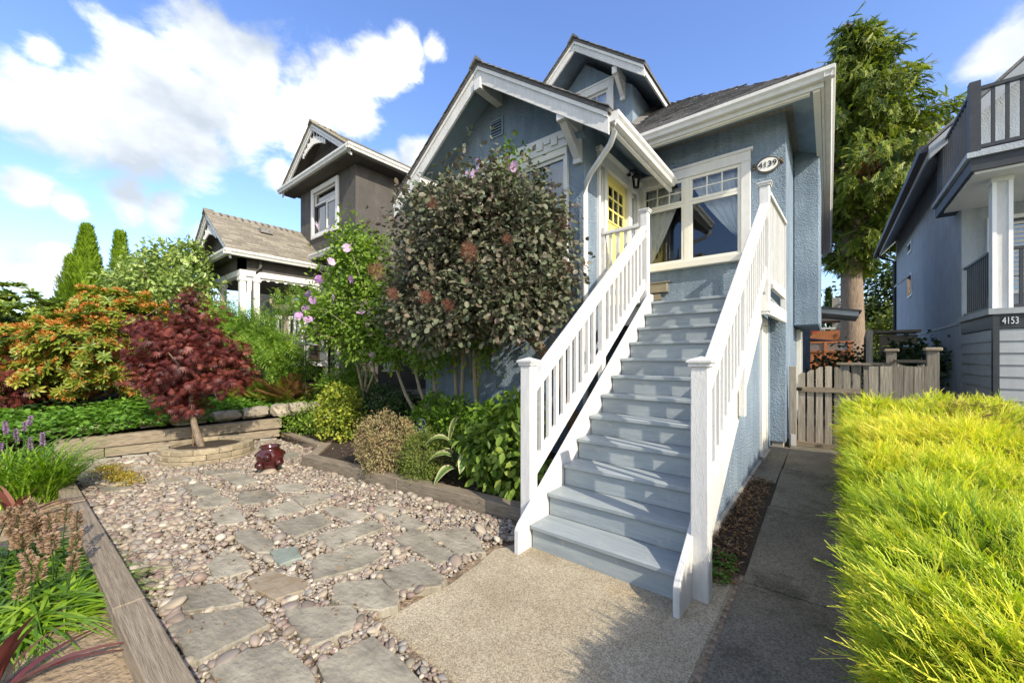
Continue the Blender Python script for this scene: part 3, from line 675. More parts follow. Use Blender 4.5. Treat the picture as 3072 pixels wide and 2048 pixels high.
def newel(x, y, z0, z1, w=.10):
    p = box('newel_post', 'white_worn', st, x - w/2, x + w/2, y - w/2, y + w/2, z0, z1 - .055, bevel=.006)
    mb = MB(); c = w/2 + .022
    mb.box(x - c + .01, x + c - .01, y - c + .01, y + c - .01, z1 - .055, z1 - .03)
    mb.add([(x-c,y-c,z1-.0298),(x+c,y-c,z1-.0298),(x+c,y+c,z1-.0298),(x-c,y+c,z1-.0298),(x-c,y-c,z1-.016),(x+c,y-c,z1-.016),(x+c,y+c,z1-.016),(x-c,y+c,z1-.016),(x,y,z1+.012)],
           [(0,3,2,1),(0,1,5,4),(1,2,6,5),(2,3,7,6),(3,0,4,7),(4,5,8),(5,6,8),(6,7,8),(7,4,8)])
    mb.build('post_cap', 'white_worn', p)
newel(-1.962, 2.655, -.01, 1.515, .105); newel(-.632, 2.70, -.01, 1.52, .105)
newel(-1.962, 5.33, 2.05, 3.56); newel(-.575, 5.34, 2.05, 3.54)
def flight_rail(xa, xb, ya, yb, zt, zb, nb, mid):
    """sloping top and bottom rail with balusters between two newels; zt, zb: rail tops at ya"""
    X = lambda y: xa + (xb - xa)*(y - ya)/(yb - ya); Z = lambda y: sl*(y - ya)
    MB().vbar((X(ya), ya, zt - .025), (X(yb), yb, zt - .025 + Z(yb)), .095, .05).build('handrail', 'white_worn', st, bevel=.006)
    MB().vbar((X(ya), ya, zt - .105), (X(yb), yb, zt - .105 + Z(yb)), .042, .108).build('rail_board', 'white_worn', st, bevel=.004)
    MB().vbar((X(ya), ya, zb - .072), (X(yb), yb, zb - .072 + Z(yb)), .042, .144).build('bottom_rail', 'white_worn', st, bevel=.004)
    for i in range(nb):
        t = (i + 1)/(nb + 1); y = ya + (yb - ya)*t
        if mid and abs(t - .51) < .035: continue
        a, b = (X(y), y, zb - .004 + Z(y)), (X(y), y, zt - .155 + Z(y))
        mb = MB(); w = .021; d = .016
        mb.add([(a[0]-d,y-w,a[2]-sl*w),(a[0]+d,y-w,a[2]-sl*w),(a[0]+d,y+w,a[2]+sl*w),(a[0]-d,y+w,a[2]+sl*w),(a[0]-d,y-w,b[2]-sl*w),(a[0]+d,y-w,b[2]-sl*w),(a[0]+d,y+w,b[2]+sl*w),(a[0]-d,y+w,b[2]+sl*w)],
               [(0,3,2,1),(4,5,6,7),(0,1,5,4),(1,2,6,5),(2,3,7,6),(3,0,4,7)])
        mb.build('baluster', 'white_worn', st)
    if mid:
        y = ya + (yb - ya)*.51; box('middle_post', 'white_worn', st, X(y) - .026, X(y) + .0215, y - .045, y + .045, zb + Z(y) - .62, zt + Z(y) - .075)
flight_rail(-1.962, -1.962, 2.71, 5.28, 1.365, .64, 20, True)
flight_rail(-.632, -.575, 2.755, 5.29, 1.365, .64, 20, True)
def level_rail(a, b, zt, zb, nb, skip_last=False):
    a, b = Vector(a), Vector(b); d = b - a
    MB().bar((*a, zt - .022), (*b, zt - .022), .085, .044).build('handrail', 'white_worn', st, bevel=.005)
    MB().bar((*a, zb - .035), (*b, zb - .035), .042, .07).build('bottom_rail', 'white_worn', st, bevel=.004)
    e = d.normalized(); u = Vector((-e.y, e.x))
    for i in range(nb):
        p = a + d*((i + 1)/(nb + 1)); q = [p + e*(.02*i_) + u*(.015*j_) for i_, j_ in ((-1,-1),(1,-1),(1,1),(-1,1))]
        MB().prism([(c.x, c.y, zb - .003) for c in q], (0, 0, zt - zb - .04)).build('baluster', 'white_worn', st)
level_rail((-.56, 5.40), (-.50, 6.74), 3.44, 2.47, 12)
level_rail((-2.58, 5.33), (-2.015, 5.33), 3.36, 2.50, 4)
box('wall_post', 'white_worn', st, -2.606, -2.545, 5.30, 5.36, 2.285, 3.42)
box('wall_post', 'white_worn', st, -.535, -.475, 6.73, 6.788, 2.1, 3.47)
# landing frame: rim boards and the open boxed end on the side
box('rim_board', 'white_worn', st, -2.6, -.66, yT + .06, yT + .10, 1.98, NS*RISE - .038)
MB().bar((-.545, 5.39, 2.10), (-.49, 6.76, 2.10), .045, .17).build('rim_board', 'white_worn', st, bevel=.004)
MB().bar((-.53, 5.55, 2.37), (-.495, 6.7, 2.37), .04, .05).build('rim_board', 'white_worn', st)
MB().prism([(-.66, 5.30, 2.02), (-.66, 5.30, 2.46), (-.66, 5.39, 2.46), (-.66, 5.39, 2.02)], (.12, 0, 0)).build('corner_block', 'white_worn', st, bevel=.004)
# ================================================================== BLUE HOUSE
bh = thing('blue_house', 'blue stucco house with white trim, dark roof gables and a yellow door', 'house', (-4, 6.8, 0))
XP, YF, YW, XRW = -2.61, 4.8, 6.8, -.48
FL = 2.28
WIN = (-2.535, -1.02, 3.08, 4.47)          # big landing window opening
BAYW = (-5.25, -2.87, 2.95, 4.40)          # front room window
DOOR = (5.20, 6.72, FL, 4.40)              # door and sidelight opening on the wall beside the landing
mb = MB(); wall_y(mb, YW, YW + .18, XP, XRW, .32, 5.1, [WIN]); mb.build('wall', 'stucco_blue', bh)
mb = MB(); wall_x(mb, XRW - .18, XRW - .0005, YW + .18, 16.2, .32, 5.1, [(10.4, 11.2, .35, 2.3)]); mb.build('wall', 'stucco_blue', bh)
mb = MB(); mb.box(-7.66, -7.5, 6.9, 16.2, 0, 5.1); mb.box(-7.5, XRW - .2, 16.0, 16.2, 0, 5.1); mb.box(-7.66, -6.0, YW, YW + .18, 0, 5.1); mb.build('wall', 'stucco_blue', bh)
box('bay', 'stucco_blue', bh, XRW, -.12, 8.3, 10.1, 2.07, 5.08, bevel=.02)
box('foundation', 'concrete', bh, XRW - .17, XRW - .03, YW + .02, 16.1, -.1, .319)
# front room
mb = MB(); wall_y(mb, YF, YF + .18, -6.0, XP, 0, 4.5, [BAYW])
pk = 5.86
mb.prism([(-6.0, YF, 4.5), (XP, YF, 4.5), (XP, YF, 4.86), (-4.2, YF, pk + .1), (-6.0, YF, 4.86)], (0, .18, 0)); mb.build('wall', 'stucco_blue', bh)
mb = MB(); wall_x(mb, XP - .18, XP - .0005, YF + .18, YW, 0, 4.9, [DOOR]); mb.build('wall', 'stucco_blue', bh)
box('wall', 'stucco_blue', bh, -6.0, -5.82, YF + .18, YW, 0, 4.8)
# under the landing and stairs
mb = MB(); mb.prism([(-.775, 3.3, 0), (-.775, 3.3, .45), (-.72, 5.35, 1.95), (-.70, 6.0, 2.0), (-.70, 6.0, .1)], (-.08, 0, 0)); mb.build('stair_wall', 'stucco_blue', bh)
mb = MB(); mb.box(-.745, -.665, 6.62, YW - .002, .2, 2.05); mb.box(-.745, -.675, 6.0, 6.62, 2.0, 2.2); mb.build('stair_wall', 'stucco_blue', bh)
MB().prism([(-.78, 3.25, -.02), (-.70, 6.0, .05), (-.70, 6.0, .2), (-.78, 3.25, .07)], (.03, 0, 0)).build('footing', 'concrete', bh)
bd = box('basement_door', 'cream_paint', bh, -.735, -.70, 6.04, 6.58, .24, 1.97)
for a, b in ((5.98, 6.045), (6.575, 6.64)): box('door_frame', 'white_paint', bd, -.74, -.672, a, b, .22, 2.05)
box('door_frame', 'white_paint', bd, -.74, -.674, 6.046, 6.574, 1.971, 2.05)
box('door_frame', 'concrete', bd, -.76, -.64, 5.98, 6.64, .17, .235)
for i in range(6): box('door_panel', 'cream_paint', bd, -.70, -.694, 6.06 + i*.085, 6.135 + i*.085, .27, 1.95)
# interior behind the windows
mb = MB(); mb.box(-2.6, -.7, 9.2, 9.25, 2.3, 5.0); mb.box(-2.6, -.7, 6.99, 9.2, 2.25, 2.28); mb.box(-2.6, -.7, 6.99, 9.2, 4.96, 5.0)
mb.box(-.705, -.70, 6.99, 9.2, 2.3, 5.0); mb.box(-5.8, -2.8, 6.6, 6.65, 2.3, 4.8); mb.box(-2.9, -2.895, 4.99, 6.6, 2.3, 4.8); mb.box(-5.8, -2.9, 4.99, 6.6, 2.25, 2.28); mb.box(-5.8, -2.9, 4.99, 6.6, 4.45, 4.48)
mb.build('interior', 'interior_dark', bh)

def sash(parent, axis, c0, c1, z0, z1, p, cols, rows, fw=.045, mw=.018, dep=.05, fm='white_paint', gm='glass', gout=None):
    """one glazed sash: frame, muntins and a pane for every light; p is the outer plane, going inwards by dep"""
    s = 1 if axis == 'y' else -1
    def bx(a, b, z_0, z_1, q0, q1, name, mat, par):
        q0, q1 = sorted((p + s*q0, p + s*q1))
        return box(name, mat, par, a, b, q0, q1, z_0, z_1) if axis == 'y' else box(name, mat, par, q0, q1, a, b, z_0, z_1)
    f = bx(c0, c1, z1 - fw, z1, 0, dep, 'sash_frame', fm, parent)
    bx(c0, c1, z0, z0 + fw, 0, dep, 'sash_frame', fm, parent)
    bx(c0, c0 + fw, z0 + fw, z1 - fw, .001, dep, 'sash_frame', fm, parent); bx(c1 - fw, c1, z0 + fw, z1 - fw, .001, dep, 'sash_frame', fm, parent)
    a0, a1, b0, b1 = c0 + fw, c1 - fw, z0 + fw, z1 - fw
    for i in range(1, cols): x = a0 + (a1 - a0)*i/cols; bx(x - mw/2, x + mw/2, b0, b1, .012, dep - .012, 'muntin', fm, parent)
    for j in range(1, rows): z = b0 + (b1 - b0)*j/rows; bx(a0, a1, z - mw/2, z + mw/2, .014, dep - .014, 'muntin', fm, parent)
    for i in range(cols):
        for j in range(rows):
            bx(a0 + (a1-a0)*i/cols, a0 + (a1-a0)*(i+1)/cols, b0 + (b1-b0)*j/rows, b0 + (b1-b0)*(j+1)/rows, .024, .028, 'pane', gm, parent)
# landing window
w = MB(); w.box(-2.606, -.905, 6.745, 6.799, 4.455, 4.60); w.prism([(-2.606, 6.728, 4.60), (-.885, 6.728, 4.60), (-.872, 6.728, 4.645), (-2.606, 6.728, 4.645)], (0, .071, 0))
wf = w.build('window', 'white_paint', bh, bevel=.004)
box('window_casing', 'white_paint', wf, -1.03, -.908, 6.75, 6.799, 2.985, 4.454, bevel=.004)
box('window_casing', 'white_paint', wf, -2.606, -2.53, 6.75, 6.799, 3.095, 4.454)
box('window_sill', 'cream_paint', wf, -2.606, -1.031, 6.70, 6.80, 2.985, 3.09, bevel=.006)
box('window_post', 'cream_paint', wf, -1.842, -1.765, 6.762, 6.86, 3.095, 4.45)
for a, b in ((-2.528, -1.843), (-1.764, -1.032)):
    sash(wf, 'y', a, b, 4.055, 4.452, 6.77, 3, 2, fm='cream_paint'); sash(wf, 'y', a, b, 3.092, 4.05, 6.768, 1, 1, fm='cream_paint')
# curtains: a gathered sheet tied to the side
def curtain(name, x_out, x_in, z0, z1, y, side, label):
    v = []; nx, nz_ = 40, 16
    for j in range(nz_ + 1):
        t = j/nz_; z = z1 + (z0 - z1)*t; sw_ = (x_in - x_out)*(1 - .9*t**1.1) if side else (x_in - x_out)
        for i in range(nx + 1):
            u_ = i/nx; v.append((x_out + sw_*u_, y + .035*math.sin(u_*30 + 1.2*t)*(.5 + .5*t), z - .05*u_*t*(1-t)*4))
    f = [(j*(nx+1)+i, j*(nx+1)+i+1, (j+1)*(nx+1)+i+1, (j+1)*(nx+1)+i) for j in range(nz_) for i in range(nx)]
    o = MB().add(v, f).build(name, 'curtain', None, smooth=True); s_ = o.modifiers.new('cloth', 'SOLIDIFY'); s_.thickness = .004
    return tag(o, label, 'curtain', 'curtains in the landing window')
curtain('curtain', -1.06, -1.80, 3.42, 4.46, 6.93, True, 'white curtain swept aside in the window next to the house number')
curtain('curtain', -2.50, -1.86, 3.15, 4.46, 6.93, True, 'white curtain swept aside in the window next to the yellow door')
# front room window with the toothed head board
w = MB(); w.box(-5.42, -2.84, 4.735, 4.799, 4.49, 4.73); wf = w.build('window', 'white_paint', bh, bevel=.004)
x = -5.35; i = 0
while x < -2.93:
    box('head_tooth', 'white_paint', wf, x, x + .11, 4.712, 4.7345, 4.60 if i % 2 else 4.545, 4.66 if i % 2 else 4.66, bevel=.003); x += .125; i += 1
box('window_casing', 'cream_paint', wf, -5.36, -2.86, 4.755, 4.80, 4.395, 4.489)
box('window_casing', 'white_paint', wf, -2.89, -2.85, 4.752, 4.80, 2.9, 4.394); box('window_casing', 'white_paint', wf, -5.30, -5.24, 4.752, 4.80, 2.9, 4.394)
box('window_sill', 'white_paint', wf, -5.36, -2.82, 4.72, 4.80, 2.86, 2.93)
sash(wf, 'y', -5.24, -4.5, 2.95, 4.39, 4.79, 1, 1, gm='glass_dark'); sash(wf, 'y', -4.5, -2.89, 2.95, 4.39, 4.788, 1, 1, gm='glass_dark')
# gable vent with slats
vn = box('vent', 'stucco_blue_flat', bh, -4.32, -4.05, 4.775, 4.7995, 5.09, 5.38)
box('vent_opening', 'metal_black', vn, -4.29, -4.08, 4.772, 4.7745, 5.12, 5.35)
for i in range(5): MB().prism([(-4.29, 4.7715, 5.13 + i*.045), (-4.29, 4.755, 5.125 + i*.045), (-4.29, 4.76, 5.145 + i*.045), (-4.29, 4.7715, 5.155 + i*.045)], (.21, 0, 0)).build('slat', 'stucco_blue_flat', vn)
# yellow door, frame and sidelights on the wall x = XP
df = box('door_frame', 'white_paint', bh, XP - .06, XP + .045, 5.18, 6.745, 4.335, 4.50, bevel=.004)
MB().prism([(XP + .0005, 5.14, 4.50), (XP + .055, 5.14, 4.50), (XP + .085, 5.14, 4.555), (XP + .0005, 5.14, 4.555)], (0, 1.63, 0)).build('head_trim', 'white_paint', df)
for a, b in ((5.18, 5.235), (5.375, 5.455), (6.255, 6.40), (6.62, 6.745)): box('door_jamb', 'white_paint', df, XP - .07, XP + .04, a, b, FL, 4.334)
dr = box('door', 'door_yellow', bh, XP - .062, XP - .022, 5.458, 6.252, FL + .01, 4.33)
PZ0, PZ1 = 3.62, 4.17; PY0, PY1 = 5.57, 6.14
for i in range(3):
    for j in range(3):
        y0_, y1_ = PY0 + (PY1-PY0)*i/3 + .014, PY0 + (PY1-PY0)*(i+1)/3 - .014; z0_, z1_ = PZ0 + (PZ1-PZ0)*j/3 + .014, PZ0 + (PZ1-PZ0)*(j+1)/3 - .014
        box('door_pane', 'glass_dark', dr, XP - .0215, XP - .0195, y0_, y1_, z0_, z1_)
for i in range(4): y_ = PY0 + (PY1-PY0)*i/3; box('muntin', 'door_yellow', dr, XP - .0214, XP - .006, y_ - .013, y_ + .013, PZ0 - .013, PZ1 + .013)
for j in range(4): z_ = PZ0 + (PZ1-PZ0)*j/3; box('muntin', 'door_yellow', dr, XP - .0212, XP - .007, PY0 - .012, PY1 + .012, z_ - .013, z_ + .013)
for (a, b, c, d) in ((5.57, 5.83, 2.5, 3.35), (5.88, 6.14, 2.5, 3.35)): box('door_panel', 'door_yellow', dr, XP - .0218, XP - .012, a, b, c, d, bevel=.006)
MB().tube([(XP - .02, 6.19, 3.27), (XP + .05, 6.19, 3.27)], [.014, .012], 8).build('handle', 'metal_black', dr)
MB().lathe([(.001, -.028), (.024, -.02), (.03, 0), (.022, .02), (.001, .028)], (XP + .06, 6.19, 3.27), 10).build('handle', 'metal_black', dr, smooth=True)
box('knocker', 'bronze', dr, XP - .022, XP + .012, 5.84, 5.87, 3.47, 3.56)
for a, b in ((5.236, 5.374), (6.401, 6.619)):
    sash(df, 'x', a, b, 3.05, 4.30, XP - .0, 1, 1, fw=.03, dep=.05, gm='glass_dark'); box('sidelight_panel', 'white_paint', df, XP - .06, XP - .01, a, b, FL, 3.049)

# ---- roofs
def slab(mb, pts, t):   # polygon thickened straight down
    return mb.prism([(p[0], p[1], p[2] - t) for p in pts], (0, 0, t))
EZ, SLO = 5.085, .756
hx0, hx1, hy0, hy1 = -8.16, -.03, 6.23, 16.6; hw = (hx1 - hx0)/2; rx = (hx0 + hx1)/2; rz = EZ + hw*SLO
mr_ = MB(); A, B, C_, D_ = (hx0,hy0,EZ), (hx1,hy0,EZ), (hx1,hy1,EZ), (hx0,hy1,EZ); r1, r2 = (rx, hy0 + hw, rz), (rx, hy1 - hw, rz)
mr_.add([A, B, C_, D_, r1, r2] + [(q[0], q[1], q[2] - .05) for q in (A, B, C_, D_)], [(0,1,4), (1,2,5,4), (2,3,5), (3,0,4,5), (0,6,7,1), (1,7,8,2), (2,8,9,3), (3,9,6,0), (9,8,7,6)])
roof = mr_.build('roof', 'shingle_dark', bh)
sh_d = shingle_mesh('shingle', 'shingle_dark', .285, .2, .02)
sd = Vector((0, 1, SLO)).normalized()
shingle_slope(roof, sh_d, (-3.35, 6.215, EZ + .001), (1, 0, 0), (0, 1, SLO), 3.34, 2.9, .14, .29,
              inside=lambda p: p.x < hx1 - (p.y - hy0) - .16 and not (p.x < -2.98 and p.y > 7.3))
# hip caps
for i in range(14):
    t = .02 + i*.022*3; p = Vector(B).lerp(Vector(r1), min(t, .99)); d = (Vector(r1) - Vector(B)).normalized()
    if t > .95: break
    MB().bar(p + Vector((0, 0, -.006)), p + d*.3 + Vector((0, 0, .006)), .16, .012).build('hip_cap', 'shingle_dark', roof)
# front and side fascia, gutters, sloping soffit
fa = box('fascia', 'white_paint', bh, hx0, hx1 - .02, hy0 + .02, hy0 + .05, 4.905, 5.03)
box('fascia', 'white_paint', bh, hx1 - .05, hx1 - .02, hy0 + .0505, hy1, 4.905, 5.03)
def gutter(a, b, side, z, parent, w=.115, h=.115, caps=True):
    """K-style gutter from a to b; side = outward direction"""
    a, b, s_ = Vector((*a, z)), Vector((*b, z)), Vector((*side, 0))
    prof = [(0, 0), (w*.62, 0), (w*.74, h*.35), (w*.98, h*.62), (w, h), (w - .012, h), (w*.9, h*.66), (w*.66, h*.38), (w*.57, .012), (.012, .012), (.012, h), (0, h)]
    return MB().prism([a + s_*p + Vector((0, 0, q)) for p, q in prof], b - a).build('gutter', 'white_paint', parent)
gutter((-2.62, hy0 + .018), (hx1 + .085, hy0 + .018), (0, -1), 4.965, bh); gutter((hx1 - .018, hy0 - .08), (hx1 - .018, hy1), (1, 0), 4.966, bh)
mb = MB(); so = [(-2.6, hy0 + .05, 4.91), (hx1 - .06, hy0 + .05, 4.91), (XRW, YW, 5.07), (-2.6, YW, 5.07)]
mb.add(so + [(hx1 - .06, hy1, 4.91), (XRW, hy1, 5.07)], [(3, 2, 1, 0), (1, 2, 5, 4)]); mb.build('soffit', 'stucco_blue_flat', bh)
box('soffit_trim', 'cream_paint', bh, -2.6, hx1 - .16, hy0 + .0505, hy0 + .11, 4.88, 4.912); box('soffit_trim', 'cream_paint', bh, hx1 - .13, hx1 - .055, hy0 + .052, hy1, 4.88, 4.913)

def gable(xc, xr, y0, y1, zp, ze, depth, bw, parent, mat, soff, capn, bz=.0, teeth=True, lx=None):
    """gable roof: ridge at xc, right eave at xr, front at y0; barge boards depth high"""
    xl = lx if lx is not None else 2*xc - xr
    sl_ = (zp - ze)/(xr - xc); zl = zp - sl_*(xc - xl)
    mb = MB(); t = .05
    r = MB(); slab(r, [(xc, y0 - .03, zp), (xr + .03, y0 - .03, ze - sl_*.03), (xr + .03, y1, ze - sl_*.03), (xc, y1, zp)], t)
    slab(r, [(xc, y0 - .03, zp), (xl - .03, y0 - .03, zl - sl_*.03), (xl - .03, y1, zl - sl_*.03), (xc, y1, zp)], t)
    ro = r.build('roof', mat, parent)
    # soffit boards just below
    MB().prism([(xc, y0 + .05, zp - t - .012), (xr, y0 + .05, ze - t - .012), (xr, y0 + .05, ze - t - .03), (xc, y0 + .05, zp - t - .03)], (0, y1 - y0 - .06, 0)).build('soffit', soff, parent)
    MB().prism([(xc, y0 + .05, zp - t - .012), (xl, y0 + .05, zl - t - .012), (xl, y0 + .05, zl - t - .03), (xc, y0 + .05, zp - t - .03)], (0, y1 - y0 - .06, 0)).build('soffit', soff, parent)
    for xe, zee in ((xr, ze), (xl, zl)):
        b = MB(); b.prism([(xc, y0, zp - t - .002), (xe, y0, zee - t - .002), (xe, y0, zee - t - depth), (xc, y0, zp - t - depth*1.0)], (0, .035, 0)); bb = b.build('barge_board', 'white_worn', parent)
        m_ = MB(); m_.prism([(xc, y0 - .02, zp - t - .004), (xe, y0 - .02, zee - t - .004), (xe, y0 - .02, zee - t - .06), (xc, y0 - .02, zp - t - .06)], (0, .0195, 0)); m_.build('barge_moulding', 'white_paint', bb)
    if teeth:   # shingle ends along the rake and a ridge cap at the peak
        L = math.hypot(xr - xc, zp - ze); n = int(L/.145)
        for sgn, xe, zee in ((1, xr, ze), (-1, xl, zl)):
            nn = int(math.hypot(xe - xc, zp - zee)/.145)
            for i in range(nn):
                a, b = i/nn, (i + 1.25)/nn
                P = [Vector((xc + (xe - xc)*a, 0, zp + (zee - zp)*a)), Vector((xc + (xe - xc)*b, 0, zp + (zee - zp)*b))]
                MB().prism([(P[0].x, y0 - .055 - rng.uniform(0, .012), P[0].z + .002), (P[1].x, y0 - .055, P[1].z + .012), (P[1].x, y0 - .055, P[1].z + .028), (P[0].x, y0 - .055, P[0].z + .012)], (0, .3, 0)).build('shingle', mat, ro)
        for i in range(capn):
            y_ = y0 - .07 + i*.16; q = .035 if i == 0 else .0
            MB().prism([(xc - .13, y_, zp - .13*sl_ + .04), (xc, y_, zp + .045 + q), (xc + .13, y_, zp - .13*sl_ + .04), (xc + .13, y_, zp - .13*sl_ + .015), (xc, y_, zp + .02), (xc - .13, y_, zp - .13*sl_ + .015)], (0, .22, .0)).build('ridge_cap', mat, ro)
    return ro
gable(-4.13, -2.02, 4.30, 8.3, 5.985, 4.455, .25, .04, bh, 'shingle_dark', 'stucco_blue_flat', 10, lx=-6.3)
gutter((-2.02, 4.33), (-2.02, 6.60), (1, 0), 4.30, bh); box('fascia', 'white_paint', bh, -2.06, -2.022, 4.345, 6.7, 4.26, 4.40)
box('gutter', 'white_paint', bh, -2.02, -1.91, 4.326, 4.3295, 4.302, 4.41)
# beam ends and knee brackets
def knee(x, yw, y0, zt, zb, w=.12):
    b = MB().box(x - w/2, x + w/2, y0 - .02, yw, zt - .14, zt).build('bracket', 'white_worn', bh, bevel=.006)
    MB().prism([(x - w/2 + .01, y0 + .04, zt - .141), (x - w/2 + .01, y0 + .16, zt - .141), (x - w/2 + .01, yw - .06, zb + .16), (x - w/2 + .01, yw - .06, zb)], (w - .02, 0, 0)).build('brace', 'white_worn', b, bevel=.004)
    box('bracket_foot', 'white_worn', b, x - w/2, x + w/2, yw - .059, yw, zb - .06, zt - .142)
box('beam_end', 'white_worn', bh, -4.195, -4.065, 4.27, 4.80, 5.57, 5.74, bevel=.006)
knee(-2.69, YF, 4.33, 4.72, 4.25); knee(-5.6, YF, 4.33, 4.72, 4.25)
# corner trim under the porch roof
MB().prism([(-2.86, 4.70, 4.56), (-2.56, 4.70, 4.50), (-2.56, 4.70, 4.56), (-2.86, 4.70, 4.66)], (0, .08, 0)).build('trim', 'stucco_blue_flat', bh)
# down pipe: from the gutter end back to the wall corner and down
MB().tube([(-1.97, 4.37, 4.30), (-1.975, 4.38, 4.20), (-2.06, 4.44, 4.10), (-2.42, 4.64, 3.94), (-2.52, 4.70, 3.86), (-2.545, 4.72, 3.70), (-2.545, 4.72, 1.2), (-2.545, 4.72, .25)], .036, 9).build('down_pipe', 'white_paint', bh, smooth=True)
# ---- dormer
dm = MB(); DWN = (-4.65, -3.56, 6.35, 7.12)
wall_y(dm, 7.6, 7.72, -5.15, -3.05, 5.9, 6.75, [(DWN[0], DWN[1], DWN[2], 6.75)])
wall_y(dm, 7.6, 7.72, -4.9, -3.3, 6.75, 7.12, [(DWN[0], DWN[1], 6.75, DWN[3])])
dm.prism([(-3.05, 7.6, 6.75), (-3.05, 7.6, 6.97), (-3.3, 7.6, 7.16), (-3.3, 7.6, 6.75)], (0, .12, 0)); dm.prism([(-5.15, 7.6, 6.75), (-5.15, 7.6, 6.97), (-4.9, 7.6, 7.16), (-4.9, 7.6, 6.75)], (0, .12, 0))
dm.prism([(-4.9, 7.6, 7.12), (-3.3, 7.6, 7.12), (-3.3, 7.6, 7.16), (-4.1, 7.6, 7.86), (-4.9, 7.6, 7.16)], (0, .12, 0))
dm.box(-3.17, -3.0505, 7.72, 10.2, 6.0, 7.0); dm.box(-5.15, -5.03, 7.72, 10.2, 6.0, 7.0); dm.build('dormer', 'stucco_blue', bh)
gable(-4.1, -2.64, 7.13, 10.6, 8.12, 6.945, .2, .04, bh, 'shingle_dark', 'stucco_blue_flat', 6)
knee(-3.24, 7.6, 7.18, 7.18, 6.78, .1)
box('fascia', 'white_worn', bh, -2.675, -2.645, 7.17, 9.4, 6.76, 6.9)
w = MB(); w.box(-4.76, -3.43, 7.55, 7.599, 7.115, 7.26); w.prism([(-4.80, 7.535, 7.26), (-3.39, 7.535, 7.26), (-3.375, 7.535, 7.30), (-4.815, 7.535, 7.30)], (0, .064, 0)); wf = w.build('window', 'white_paint', bh)
box('window_casing', 'white_paint', wf, -3.56, -3.44, 7.555, 7.599, 6.3, 7.114); box('window_casing', 'white_paint', wf, -4.75, -4.65, 7.555, 7.599, 6.3, 7.114)
sash(wf, 'y', -4.64, -4.11, 6.35, 7.11, 7.6, 2, 3, gm='glass'); sash(wf, 'y', -4.10, -3.57, 6.35, 7.11, 7.6, 2, 3, gm='glass')
box('blind', 'blind', wf, -4.63, -3.6, 7.75, 7.76, 6.55, 7.1)
# flashing at the foot of the dormer wall
MB().prism([(-3.045, 7.5, 6.02), (-2.9, 7.5, 6.02), (-2.9, 7.5, 6.06), (-3.045, 7.5, 6.16)], (0, 1.5, 1.5*SLO)).build('flashing', 'shingle_dark', bh)
# awning over the side entrance
aw = MB(); aw.prism([(-.48, 10.3, 2.52), (.46, 10.3, 2.34), (.46, 10.3, 2.44), (-.48, 10.3, 2.62)], (0, 1.4, 0)); aw.build('awning', 'siding_grey', bh)
MB().prism([(-.48, 10.25, 2.625), (.50, 10.25, 2.435), (.50, 10.25, 2.46), (-.48, 10.25, 2.65)], (0, 1.5, 0)).build('awning_roof', 'shingle_dark', bh)
box('side_door', 'cream_paint', bh, -.55, -.5, 10.4, 11.2, .36, 2.3); box('door_trim', 'white_paint', bh, -.479, -.44, 10.28, 10.39, .35, 2.35)
for b_ in (9.2,): box('door_trim', 'cream_paint', bh, -.479, -.42, b_, b_ + .12, .35, 2.06)

# ---- fixtures that hang on the house
pq = thing('house_number', 'oval white plaque reading 4139 with bronze scroll rim on blue stucco', 'number plaque', (-.695, 6.79, 4.33))
def ellipse(n, rx_, rz_): return [(-.695 + rx_*math.cos(6.2832*i/n), 6.797, 4.33 + rz_*math.sin(6.2832*i/n)) for i in range(n)]
MB().prism(ellipse(32, .148, .118), (0, -.022, 0)).build('rim', 'bronze', pq, bevel=.004)
MB().prism([(x, 6.7745, z) for x, _, z in ellipse(32, .124, .095)], (0, -.006, 0)).build('face', 'plaque_white', pq)
lathe_text('4139', .115, (-.695, 6.765, 4.33), (R(90), 0, 0), 'letter_black', pq)
for sg in (-1, 1):
    for (dx, dz, r) in ((.155, .02, .026), (.178, -.012, .02), (.172, .045, .016)):
        MB().lathe([(.001, -r), (r*.8, -r*.6), (r, 0), (r*.8, r*.6), (.001, r)], (-.695 + sg*dx, 6.79, 4.33 + dz), 8).build('scroll', 'bronze', pq, smooth=True)
mbx = thing('mailbox', 'small grey metal mailbox on blue stucco beneath the landing window', 'mailbox', (-2.28, 6.75, 2.6))
box('body', 'mailbox_metal', mbx, -2.50, -2.09, 6.68, 6.799, 2.62, 2.77, bevel=.006)
MB().prism([(-2.52, 6.665, 2.775), (-2.52, 6.80, 2.80), (-2.52, 6.80, 2.82), (-2.52, 6.665, 2.795)], (.45, 0, 0)).build('lid', 'mailbox_metal', mbx)
box('newspaper_tray', 'mailbox_metal', mbx, -2.44, -2.2, 6.70, 6.798, 2.50, 2.60)
lp = thing('wall_lantern', 'black metal and glass lantern on the trim above the yellow door', 'lantern', (-2.56, 6.28, 4.45))
yl = 6.18
MB().lathe([(.05, -.006), (.05, .006)], (XP + .06, yl, 4.50), 10).build('backplate', 'metal_black', lp)
MB().tube([(XP + .04, yl, 4.50), (XP + .10, yl, 4.56), (XP + .17, yl, 4.55), (XP + .19, yl, 4.50)], .011, 6).build('arm', 'metal_black', lp)
MB().lathe([(.012, .0), (.075, -.05), (.078, -.058), (.06, -.06)], (XP + .19, yl, 4.50), 8).build('cap', 'metal_black', lp)
for i in range(4): a = i*1.5708 + .785; MB().tube([(XP + .19 + .066*math.cos(a), yl + .066*math.sin(a), 4.442), (XP + .19 + .046*math.cos(a), yl + .046*math.sin(a), 4.27)], .006, 5).build('bar', 'metal_black', lp)
MB().lathe([(.048, .0), (.05, -.012), (.02, -.03)], (XP + .19, yl, 4.27), 8).build('base', 'metal_black', lp)
